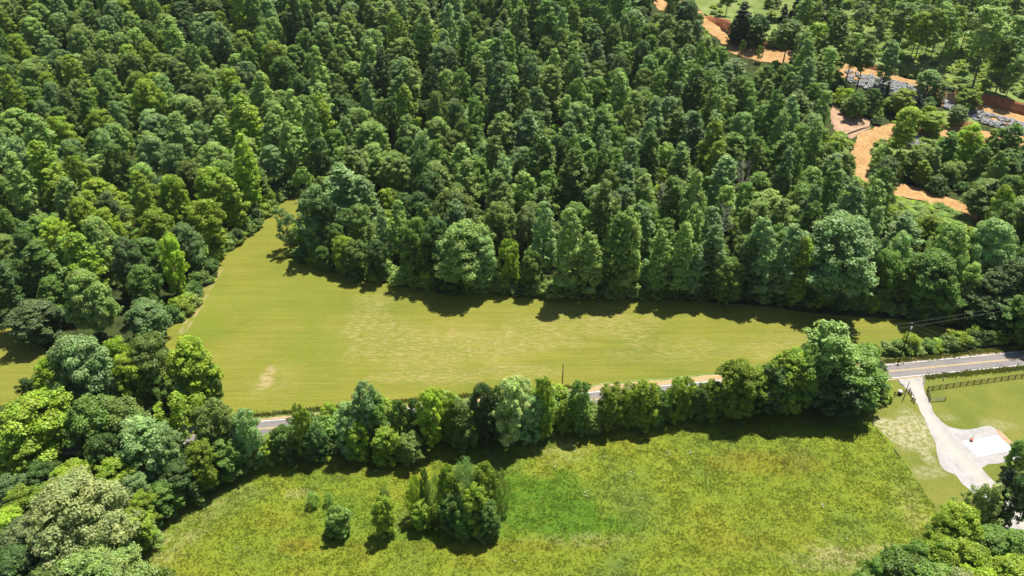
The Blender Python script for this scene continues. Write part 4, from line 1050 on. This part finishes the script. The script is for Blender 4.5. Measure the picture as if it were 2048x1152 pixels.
def scatter(name, items, label, cat, protos, kindprop='stuff'):
    """ONE object that carries many alike plants; items: x, y, z, sx, sz, proto index"""
    n = len(items)
    me = bpy.data.meshes.new(name); me.vertices.add(n)
    A = np.array(items, np.float32)
    me.vertices.foreach_set('co', A[:, :3].ravel())
    a = me.attributes.new('pick', 'INT', 'POINT'); a.data.foreach_set('value', A[:, 5].astype(np.int32))
    a = me.attributes.new('scl', 'FLOAT_VECTOR', 'POINT'); a.data.foreach_set('vector', np.stack([A[:, 3], A[:, 3], A[:, 4]], 1).astype(np.float32).ravel())
    rot = np.zeros((n, 3), np.float32); rot[:, 2] = R.uniform(0, 6.28, n)
    a = me.attributes.new('rot', 'FLOAT_VECTOR', 'POINT'); a.data.foreach_set('vector', rot.ravel())
    col = bpy.data.collections.new(name+'_kinds')
    for i, (m_, lm) in enumerate(protos):
        o = bpy.data.objects.new(f'{name}_kind_{i:02d}', m_); col.objects.link(o)
        if lm: o.material_slots[0].link = 'OBJECT'; o.material_slots[0].material = lm
    ng = bpy.data.node_groups.new(name, 'GeometryNodeTree')
    ng.interface.new_socket('Geometry', in_out='INPUT', socket_type='NodeSocketGeometry')
    ng.interface.new_socket('Geometry', in_out='OUTPUT', socket_type='NodeSocketGeometry')
    gi, go = ng.nodes.new('NodeGroupInput'), ng.nodes.new('NodeGroupOutput')
    ip = ng.nodes.new('GeometryNodeInstanceOnPoints'); ci = ng.nodes.new('GeometryNodeCollectionInfo')
    ci.inputs['Collection'].default_value = col; ci.inputs['Separate Children'].default_value = True; ci.inputs['Reset Children'].default_value = True
    def na(nm, ty):
        q = ng.nodes.new('GeometryNodeInputNamedAttribute'); q.data_type = ty; q.inputs['Name'].default_value = nm
        return [s_ for s_ in q.outputs if s_.enabled and s_.name == 'Attribute'][0]
    ip.inputs['Pick Instance'].default_value = True
    L2 = ng.links.new
    L2(gi.outputs[0], ip.inputs['Points']); L2(ci.outputs[0], ip.inputs['Instance'])
    L2(na('pick', 'INT'), ip.inputs['Instance Index']); L2(na('rot', 'FLOAT_VECTOR'), ip.inputs['Rotation']); L2(na('scl', 'FLOAT_VECTOR'), ip.inputs['Scale'])
    L2(ip.outputs[0], go.inputs[0])
    o = bpy.data.objects.new(name, me); C.objects.link(o)
    md = o.modifiers.new('scatter', 'NODES'); md.node_group = ng
    tag(o, label, cat, None, kindprop)
    return o
# far forest (beyond the 300 of each kind) and the growth under the trees
protos, pidx = [], {}
for k in ('broad', 'rounded', 'slender', 'lofty'):
    for v in range(2):
        for ti in ('mid', 'deep', 'pale', 'olive', 'silver', 'blue', 'fresh', 'lime'):
            pidx[(k, v, ti)] = len(protos); protos.append((PRO[k][v][0], LM[ti]))
items = []
for (x, y, h, w, k, ti) in far:
    v = rr_.randrange(2); P0 = PRO[k][v]
    items.append((x, y, float(terr(x, y)), w/2/P0[3], h/P0[4], pidx[(k, v, ti)]))
scatter('distant_forest', items, 'far part of the mixed green forest reading as one mass', 'forest', protos)
protos = [(PRO['shrub'][v][0], LM[ti]) for v in range(3) for ti in ('mid', 'fresh', 'pale', 'deep')]
items = []
N = 9000
ux, uy = R.uniform(-420, 420, N), R.uniform(190, 640, N)
bad = np.zeros(N, bool)
for q in (NO_BASE[0], NO_BASE[1], NO_BASE[2], NO_BASE[3], NO_BASE[4], NO_BASE[5], NO_BASE[6], NO_BASE[7], NO_BASE[8]): bad |= inpoly(ux, uy, q)
bad |= np.abs(uy-np.polyval(a0, ux)) < 7
bad |= (uy < np.interp(ux, [-420, -130, -85, 115, 130, 520], [205, 205, 232, 218, 190, 190]))
for i in np.nonzero(~bad)[0]:
    s_ = R.uniform(.8, 2.0)
    if ux[i] > 60 and uy[i] > 232 and not seg_ok(float(ux[i]), float(uy[i]), 5.6*s_, 4.4*s_): continue
    items.append((ux[i], uy[i], float(terr(ux[i], uy[i])), s_, s_*R.uniform(.9, 1.5), R.randint(12)))
# skirts of the forest edge
def along(P, n, spread, lo, hi):
    out = []
    Pw = np.array([G(*q) for q in P]); seg = np.hypot(*np.diff(Pw, axis=0).T); cs = np.concatenate([[0], np.cumsum(seg)])
    for _ in range(n):
        t_ = R.uniform(0, cs[-1]); x, y = np.interp(t_, cs, Pw[:, 0]), np.interp(t_, cs, Pw[:, 1])
        x += R.normal()*spread; y += abs(R.normal())*spread*1.3
        s_ = R.uniform(lo, hi)
        if y < 190 and not seg_ok(x, y, 4*s_, 3.5*s_): continue
        out.append((x, y, float(terr(x, y)), s_, s_*R.uniform(.8, 1.3), R.randint(12)))
    return out
items += along([(600, 510), (640, 530), (700, 548), (850, 573), (930, 586), (1000, 580), (1100, 592), (1290, 591), (1480, 599), (1640, 610), (1830, 628)], 330, 1.3, .6, 1.5)
items += along([(1820, 636), (1900, 645), (2048, 655), (2200, 655)], 110, 2, .7, 1.6)
items += along([(1950, 690), (2048, 684), (2200, 668)], 45, 1.2, .5, 1.0)
items += along([(345, 652), (375, 598), (405, 566), (415, 528), (460, 494), (500, 458), (530, 426), (555, 404)], 120, 1.3, .5, 1.3)
items += along([(560, 912), (650, 900), (760, 890), (860, 880), (1000, 862), (1100, 846), (1200, 842), (1300, 832), (1450, 820), (1600, 808), (1735, 796)], 420, 1.4, .4, .95)
items += along([(440, 905), (560, 893), (700, 880), (900, 862), (1100, 838), (1180, 832)], 190, 1.5, .9, 2.1)
items += along([(1215, 826), (1300, 822), (1450, 812), (1720, 786)], 150, 1.2, .8, 1.5)
items += along([(262, 1115), (275, 1068), (300, 1028), (350, 992), (420, 962), (480, 932), (560, 914)], 150, 1.6, .5, 1.1)
scatter('forest_undergrowth', items, 'mixed leafy undergrowth below and between the trees', 'undergrowth', protos)
# scrub on the clearings
items = []
for P, n in ((P_scrub, 3200), (P_scrub_top, 90), (P_scrubB, 110), (P_scrubC, 150), (P_scrubD, 90), (P_gapA, 12)):
    Wp = np.array(W_(P)); m0, m1 = Wp.min(0), Wp.max(0); m0 = np.maximum(m0, -600); m1 = np.minimum(m1, 620)
    c_ = 0
    for _ in range(n*6):
        x, y = R.uniform(m0[0], m1[0]), R.uniform(m0[1], m1[1])
        if not inpoly(np.array([x]), np.array([y]), Wp)[0]: continue
        if float(fbm(x/14, y/14, 2, 41)) < .36: continue
        s_ = R.uniform(.22, .85); items.append((x, y, float(terr(x, y)), s_*1.2, s_*.8, [1, 2, 5, 6, 9, 10, 0, 2][R.randint(8)])); c_ += 1
        if c_ >= n: break
protos = [(PRO['shrub'][v][0], LM[ti]) for v in range(3) for ti in ('mid', 'lime', 'pale', 'pale')]
scatter('scrub_growth', items, 'low bright leafy scrub covering the cleared hillside', 'scrub', protos)

# ------------------------------------------------------------------ meadow grass tufts and flowers
Wp = np.array(wpoly(P_meadow)); N = 170000
m0, m1 = Wp.min(0), Wp.max(0)
tx_, ty_ = R.uniform(m0[0], m1[0], N), R.uniform(max(m0[1], 88), m1[1], N)
ok = inpoly(tx_, ty_, Wp); tx_, ty_ = tx_[ok], ty_[ok]
den = fbm(tx_/2.2, ty_/1.8, 3, 21); ok = R.rand(len(tx_)) < smooth((den-.25)/.6)*.8+.25; tx_, ty_ = tx_[ok], ty_[ok]
n = len(tx_)
lean = np.stack([.35+(fbm(tx_/9, ty_/9, 2, 71)-.5)*2.2, -.1+(fbm(tx_/9, ty_/9, 2, 72)-.5)*1.6], 1)
hgt = R.uniform(.05, .17, n)*(.7+.6*fbm(tx_/7, ty_/7, 2, 33))
Vs = []
for b_ in range(3):
    an = R.uniform(0, 6.28, n); w = .07+.07*R.rand(n)
    ox, oy = R.normal(size=n)*.12, R.normal(size=n)*.12
    dx, dy = np.cos(an)*w, np.sin(an)*w
    hx = lean[:, 0]*.22+R.normal(size=n)*.16; hy = lean[:, 1]*.22+R.normal(size=n)*.16
    z0 = .12
    Vs.append(np.stack([np.stack([tx_+ox-dx, ty_+oy-dy, np.full(n, z0)], 1), np.stack([tx_+ox+dx, ty_+oy+dy, np.full(n, z0)], 1),
                        np.stack([tx_+ox+hx, ty_+oy+hy, z0+hgt], 1)], 1))
V = np.concatenate(Vs).reshape(-1, 3)
me = quadmesh('meadow_grass', V, np.arange(len(V)).reshape(-1, 3))
X3, Y3 = V[:, 0], V[:, 1]
for k, f in mead_at.items():
    addattr(me, k, f(X3, Y3)*.8)
tag(link('meadow_grass', me, None, M_tuft), 'long wind-combed grass tufts growing in the meadow', 'grass', None, 'stuff')
fl = []
def ico(c_, s_, r, sq=(1, 1, .7)):
    g = (1+5**.5)/2
    B = [(-1, g, 0), (1, g, 0), (-1, -g, 0), (1, -g, 0), (0, -1, g), (0, 1, g), (0, -1, -g), (0, 1, -g), (g, 0, -1), (g, 0, 1), (-g, 0, -1), (-g, 0, 1)]
    Fc = [(0, 11, 5), (0, 5, 1), (0, 1, 7), (0, 7, 10), (0, 10, 11), (1, 5, 9), (5, 11, 4), (11, 10, 2), (10, 7, 6), (7, 1, 8), (3, 9, 4), (3, 4, 2), (3, 2, 6), (3, 6, 8), (3, 8, 9), (4, 9, 5), (2, 4, 11), (6, 2, 10), (8, 6, 7), (9, 8, 1)]
    V_ = [(c_[0]+v[0]*s_*sq[0]*r.uniform(.35, .7), c_[1]+v[1]*s_*sq[1]*r.uniform(.35, .7), c_[2]+v[2]*s_*sq[2]*r.uniform(.35, .7)) for v in B]
    return V_, Fc
r = random.Random(3)
for px, py in [(1150, 905), (1172, 985), (1265, 948), (1257, 953), (1335, 912), (1338, 905), (1335, 942), (1443, 872), (1418, 968), (1646, 1016), (1660, 945), (1384, 910), (1325, 962), (1204, 918), (1110, 936), (1175, 995), (1282, 1000),
               (474, 1098), (755, 945), (763, 946), (1030, 1125), (1695, 1080)]:
    for _ in range(r.randint(1, 3)):
        x, y = G(px+r.gauss(0, 2.2), py+r.gauss(0, 1.6)); fl.append(ico((x, y, .55), r.uniform(.07, .17), r))
tag(link('wildflowers', pymesh('wildflowers', *join(*fl)), None, flat_mat('white_petals', (.5, .52, .42), .8, .1)), 'small white flower heads dotted over the meadow', 'flowers', None, 'stuff')
def tuft_strip(name, path, width, count, hmin, hmax, label, matl):
    Pw = np.array([G(*q) for q in path]); seg = np.hypot(*np.diff(Pw, axis=0).T); cs = np.concatenate([[0], np.cumsum(seg)])
    t_ = R.uniform(0, cs[-1], count); x = np.interp(t_, cs, Pw[:, 0])+R.normal(size=count)*width; y = np.interp(t_, cs, Pw[:, 1])+R.normal(size=count)*width
    hh = R.uniform(hmin, hmax, count)*(.5+fbm(x/2, y/2, 2, 12)); Vs = []
    for _ in range(3):
        an = R.uniform(0, 6.28, count); w = .08+.08*R.rand(count); lx, ly = R.normal(size=count)*.3*hh, R.normal(size=count)*.3*hh
        ox, oy = R.normal(size=count)*.1, R.normal(size=count)*.1; z0 = np.full(count, .02)
        Vs.append(np.stack([np.stack([x+ox-np.cos(an)*w, y+oy-np.sin(an)*w, z0], 1), np.stack([x+ox+np.cos(an)*w, y+oy+np.sin(an)*w, z0], 1), np.stack([x+ox+lx, y+oy+ly, z0+hh], 1)], 1))
    V_ = np.concatenate(Vs).reshape(-1, 3); me_ = quadmesh(name, V_, np.arange(len(V_)).reshape(-1, 3))
    for k_ in ('lush', 'gold', 'straw'): addattr(me_, k_, np.full(len(V_), {'lush': .25, 'gold': .1, 'straw': .15}[k_]))
    tag(link(name, me_, None, matl), label, 'grass', None, 'stuff')
tuft_strip('verge_grass', [(1852, 755), (1930, 748), (2048, 736), (2150, 725)], .5, 2600, .25, .55, 'strip of tall unmown grass between the road and the long fence', M_tuft)
tuft_strip('verge_grass', [(1764, 724), (1850, 717), (1950, 705), (2048, 697)], .6, 3000, .2, .5, 'strip of tall grass along the far road edge under the brush', M_tuft)
tuft_strip('verge_grass', [(440, 838), (520, 831), (650, 818), (800, 804), (1000, 787), (1180, 772)], .45, 5000, .25, .55, 'strip of tall grass between the hay field and the road', M_tuft)
# verge grass along the near side of the road, right of the drive, and along the far side
# ------------------------------------------------------------------ rocks
def rocks(name, P, n, s0, s1, label, lift=.4, m=M_rock):
    Wp = np.array(W_(P)); m0, m1 = Wp.min(0), Wp.max(0); out = []
    tries = 0
    while len(out) < n and tries < n*20:
        tries += 1
        x, y = r.uniform(m0[0], m1[0]), r.uniform(m0[1], m1[1])
        if not inpoly(np.array([x]), np.array([y]), Wp)[0]: continue
        if float(fbm(x/3.5, y/3.5, 3, 88)) < .4: continue
        s_ = s0+(s1-s0)*r.random()**2; out.append(ico((x, y, float(terr(x, y))+lift+s_*.2), s_, r))
    tag(link(name, pymesh(name, *join(*out)), None, m), label, 'rocks', None, 'stuff')
rocks('grey_rocks', [(1690, 142), (1760, 156), (1830, 174), (1862, 190), (1850, 208), (1790, 196), (1740, 182), (1695, 166)], 900, .3, 1.2, 'grey broken rocks along the upper track above the cedars')
rocks('grey_rocks', [(1885, 200), (1960, 224), (2060, 252), (2120, 270), (2120, 292), (2048, 276), (1960, 246), (1890, 218)], 900, .3, 1.2, 'grey broken rocks along the upper track at the right photo edge')
rocks('grey_rocks', [(1808, 270), (1850, 272), (1850, 295), (1812, 300)], 260, .4, .9, 'grey rock patch inside the bend of the lower track')
rocks('white_stones', [(1844, 752), (1849, 752), (1850, 772), (1846, 772)], 24, .1, .26, 'pale edging stones on the right of the drive mouth', .03, M_gravel)
rocks('white_stones', [(1791, 756), (1795, 756), (1812, 776), (1808, 777)], 24, .1, .24, 'pale edging stones on the left of the drive mouth', .03, M_gravel)

# ------------------------------------------------------------------ fences, gate, poles, small things
def post_mesh(): return pymesh('post', *box((0, 0, .68), (.17, .17, 1.44), 0, .02))
PM = post_mesh(); PM.materials.append(M_wood)
rail_cache = {}
def fence(pts, label, name='rail_fence', brace=False):
    root = bpy.data.objects.new(name, None); C.objects.link(root); root.location = (*pts[0], 0)
    tag(root, label, 'fence')
    o0 = Vector((*pts[0], 0))
    for i, (x, y) in enumerate(pts):
        o = bpy.data.objects.new('post', PM); C.objects.link(o); o.parent = root
        o.location = Vector((x, y, 0))-o0; o.rotation_euler = (r.uniform(-.02, .02), r.uniform(-.02, .02), r.uniform(-.1, .1)); o.scale = (1, 1, r.uniform(.97, 1.04))
        if i+1 < len(pts):
            x1, y1 = pts[i+1]; L = math.hypot(x1-x, y1-y); a = math.atan2(y1-y, x1-x)
            for z in (.38, .82, 1.26):
                key = round(L, 1)
                if key not in rail_cache:
                    rail_cache[key] = pymesh('rail', *beam((0, 0, 0), (L-.17, 0, 0), .045, .15)); rail_cache[key].materials.append(M_wood)
                q = bpy.data.objects.new('rail', rail_cache[key]); C.objects.link(q); q.parent = root
                q.location = Vector((x+math.cos(a)*.085, y+math.sin(a)*.085, z+r.uniform(-.03, .03)))-o0; q.rotation_euler = (0, r.uniform(-.008, .008), a)
    return root
fx = [G(1865+(2043-1865)*k/13.0, 779.5+(755.5-779.5)*k/13.0) for k in range(-0, 14)]
d_ = (fx[1][0]-fx[0][0], fx[1][1]-fx[0][1])
fx = [G(1855, 781)]+fx+[(fx[-1][0]+d_[0]*k, fx[-1][1]+d_[1]*k) for k in range(1, 8)]
fence(fx, 'long dark rail fence across the lawn right of the drive, parallel to the road')
fence([G(1854, 782), G(1855, 789), G(1857, 796), G(1858.5, 803)], 'short dark fence return along the right side of the drive')
fence([G(1776, 796), G(1788, 792), G(1803, 789), G(1818, 786)], 'short dark fence between the hedgerow end and the drive')
fence([G(1818, 784), G(1821, 791), G(1825, 798), G(1828, 806)], 'short dark fence return along the left side of the drive')
# open gate of metal tube
ga, gb = G(1860, 803), G(1889, 801)
gr = bpy.data.objects.new('farm_gate', None); C.objects.link(gr); gr.location = (*ga, 0); tag(gr, 'grey metal tube gate swung open onto the lawn beside the drive', 'gate')
gl = math.hypot(gb[0]-ga[0], gb[1]-ga[1]); gr.rotation_euler = (0, 0, math.atan2(gb[1]-ga[1], gb[0]-ga[0]))
M_gate = flat_mat('dull_gate_metal', (.13, .14, .12), .5, .1, 2, .5)
for z in (.25, .45, .65, .85, 1.05, 1.25): link('tube', pymesh('tube', *tube([(0.1, 0, z), (gl, 0, z)], .028, 6)), gr, M_gate)
for x in (.1, gl*.5, gl): link('upright', pymesh('upright', *tube([(x, 0, .22), (x, 0, 1.28)], .032, 6)), gr, M_gate)
link('latch_post', pymesh('latch_post', *box((gl+.1, 0, .5), (.15, .15, 1.1))), gr, M_wood)

def stick(px_t, py_t, px_b, py_b):
    x, y = G(px_b, py_b); best = None
    for h in np.arange(2, 16, .1):
        a, b_ = proj(x, y, h)
        e = abs(b_-py_t)
        if best is None or e < best[0]: best = (e, h, a)
    return x, y, best[1]
# power pole with transformer
x, y, h = stick(1824.5, 646, 1801.5, 713)
PT = Vector((x, y, h))
pr = bpy.data.objects.new('utility_pole', None); C.objects.link(pr); pr.location = (x, y, 0); tag(pr, 'tall dark utility pole with transformer rising from the roadside brush', 'utility pole')
link('shaft', pymesh('shaft', *tube([(0, 0, -.3), (0, 0, h*.5), (0, 0, h)], [.17, .15, .12], 10), True), pr, M_pole)
link('crossarm', pymesh('crossarm', *beam((-.45, 0, h-.35), (.45, 0, h-.35), .1, .12)), pr, M_pole)
link('top_insulator', pymesh('top_insulator', *tube([(0, 0, h), (0, 0, h+.12), (0, 0, h+.16), (0, 0, h+.3)], [.07, .1, .14, .06], 8)), pr, M_metal)
tr_ = link('transformer', pymesh('transformer', *tube([(0, -.42, h-1.75), (0, -.42, h-1.7), (0, -.42, h-.95), (0, -.42, h-.88)], [.22, .27, .27, .2], 12)), pr, M_metal)
link('bushing', pymesh('bushing', *tube([(0, -.42, h-.88), (0, -.42, h-.65)], [.05, .04], 6)), tr_, M_dark)
for s_ in (-.4, .4): link('insulator', pymesh('insulator', *tube([(s_, 0, h-.3), (s_, 0, h-.2), (s_, 0, h-.1)], [.04, .07, .03], 6)), pr, M_metal)
# brown pole at the far verge
x2, y2, h2 = stick(1128, 728, 1124.5, 771)
p2 = bpy.data.objects.new('utility_pole', None); C.objects.link(p2); p2.location = (x2, y2, 0); tag(p2, 'thin brown wooden utility pole on the verge behind the hedgerow middle', 'utility pole')
link('shaft', pymesh('shaft', *tube([(0, 0, -.3), (0, 0, h2*.5), (0, 0, h2)], [.15, .135, .11], 10), True), p2, M_polebrown)
link('top_insulator', pymesh('top_insulator', *tube([(0, 0, h2), (0, 0, h2+.1), (0, 0, h2+.22)], [.05, .09, .04], 8)), p2, M_metal)
# service pole on the lawn
x3, y3, h3 = stick(1820, 763, 1807.5, 796)
p3 = bpy.data.objects.new('service_pole', None); C.objects.link(p3); p3.location = (x3, y3, 0); tag(p3, 'short dark service pole on the grass left of the drive', 'utility pole')
link('shaft', pymesh('shaft', *tube([(0, 0, -.3), (0, 0, h3)], [.11, .08], 8), True), p3, M_pole)
link('meter_box', pymesh('meter_box', *box((0, -.16, 1.5), (.3, .18, .5), 0, .03)), p3, M_metal)
def wire(a, b_, sag, label, rad=.013):
    pts = []
    for k in range(25):
        t_ = k/24; q = Vector(a).lerp(Vector(b_), t_); q.z -= sag*4*t_*(1-t_); pts.append(q)
    o = link('power_cable', pymesh('power_cable', *tube(pts, rad, 4), True), None, M_wire)
    tag(o, label, 'cable', 'cables strung from the utility pole'); return o
top2 = Vector((x2, y2, h2)); 
wire(PT+Vector((0, 0, .28)), top2+Vector((0, 0, .2)), 1.0, 'upper cable over the hay field between the two utility poles')
wire(PT+Vector((0, 0, -1.2)), top2+Vector((0, 0, -1.3)), 1.0, 'lower cable over the hay field between the two utility poles')
xe = 150.; ye = float(np.polyval(a0, xe))+9
wire(PT+Vector((0, 0, .28)), (xe+40, ye+16, 10.2), .8, 'upper cable from the utility pole toward the right photo edge')
wire(PT+Vector((0, 0, -1.2)), (xe+40, ye+16, 8.8), .8, 'lower cable from the utility pole toward the right photo edge')
xr, yr = G(2110, 790)
wire(PT+Vector((.4, 0, -.1)), (xr, yr, 5.5), .5, 'left of two cables crossing the road to the lawn side', .011)
wire(PT+Vector((.1, -.3, -1.2)), (xr-2.5, yr-1, 5.0), .5, 'right of two cables crossing the road to the lawn side', .011)
wire(PT+Vector((0, -.3, -1.2)), (x3, y3, h3), .6, 'cable dropping over the road to the short service pole', .008)
wire(top2+Vector((0, 0, .2)), (-60, float(np.polyval(a0, -60))+6, 9), 1.0, 'upper cable running on left from the brown pole')
# white topped bin by the fence
bx, by = G(1799, 789)
bn = bpy.data.objects.new('waste_bin', None); C.objects.link(bn); bn.location = (bx, by, .01); tag(bn, 'dark bin with a white domed lid by the short fence left of the drive', 'bin')
link('body', pymesh('body', *tube([(0, 0, 0), (0, 0, .1), (0, 0, 1.1)], [.42, .47, .52], 14)), bn, M_dark)
link('lid', pymesh('lid', *tube([(0, 0, 1.1), (0, 0, 1.18), (0, 0, 1.32), (0, 0, 1.4)], [.56, .56, .4, .12], 14)), bn, M_whitep)
# mailbox-like white box by the drive, low marker post
bx, by = G(1828, 800)
mb = bpy.data.objects.new('utility_box', None); C.objects.link(mb); mb.location = (bx-.6, by, .0); tag(mb, 'small pale box on a stub post at the left edge of the drive', 'utility box')
link('post', pymesh('post', *box((0, 0, .45), (.12, .12, .9))), mb, M_wood); link('box', pymesh('box', *box((0, 0, 1.05), (.35, .5, .32), 0, .06)), mb, M_metal)
bx, by = G(1886, 761)
mk = bpy.data.objects.new('marker_post', None); C.objects.link(mk); mk.location = (bx, by, .0); tag(mk, 'tiny pale topped marker post on the grass between road and long fence', 'marker post')
link('post', pymesh('post', *tube([(0, 0, 0), (0, 0, .75)], [.1, .1], 8)), mk, M_wood); link('cap', pymesh('cap', *tube([(0, 0, .75), (0, 0, .9), (0, 0, 1.0)], [.16, .16, .05], 8)), mk, M_metal)
# hand cart beside the slab
bx, by = G(1942, 882.5)
ct = bpy.data.objects.new('hand_cart', None); C.objects.link(ct); ct.location = (bx, by, .055); ct.rotation_euler = (0, 0, math.radians(48)); tag(ct, 'small dark red two wheeled hand cart standing at the upper edge of the slab', 'cart')
link('tray', pymesh('tray', *join(box((0, 0, .42), (1.15, .6, .06)), box((0, .3, .58), (1.15, .04, .3)), box((0, -.3, .58), (1.15, .04, .3)), box((-.58, 0, .58), (.04, .58, .3)))), ct, M_red)
for sy in (-.36, .36):
    wh = link('wheel', pymesh('wheel', *tube([(-.05, sy-.05, .28), (-.05, sy+.05, .28)], .28, 16)), ct, M_dark)
    link('rim', pymesh('rim', *tube([(-.05, sy-.06, .28), (-.05, sy+.06, .28)], .12, 10)), wh, M_metal)
link('handle', pymesh('handle', *join(tube([(.5, -.22, .45), (1.15, -.22, 1.0)], .03, 6), tube([(.5, .22, .45), (1.15, .22, 1.0)], .03, 6), tube([(1.15, -.25, 1.0), (1.15, .25, 1.0)], .03, 6))), ct, M_dark)
link('leg', pymesh('leg', *tube([(.45, 0, 0), (.45, 0, .4)], .03, 6)), ct, M_dark)
# dead fallen logs on the clay slope
for i, (a, b_, lb) in enumerate([((1692, 272), (1722, 262), 'longer grey log lying at the foot of the pinkish clay slope'), ((1700, 268), (1740, 256), 'shorter grey log lying at the foot of the pinkish clay slope')]):
    p0, p1 = G(*a), G(*b_)
    z0, z1 = float(terr(*p0))+.6, float(terr(*p1))+.9
    tag(link('fallen_log', pymesh('fallen_log', *tube([(*p0, z0), ((p0[0]+p1[0])/2, (p0[1]+p1[1])/2, (z0+z1)/2+.3), (*p1, z1)], [.3, .26, .15], 7), True), None, M_bark), lb, 'log')
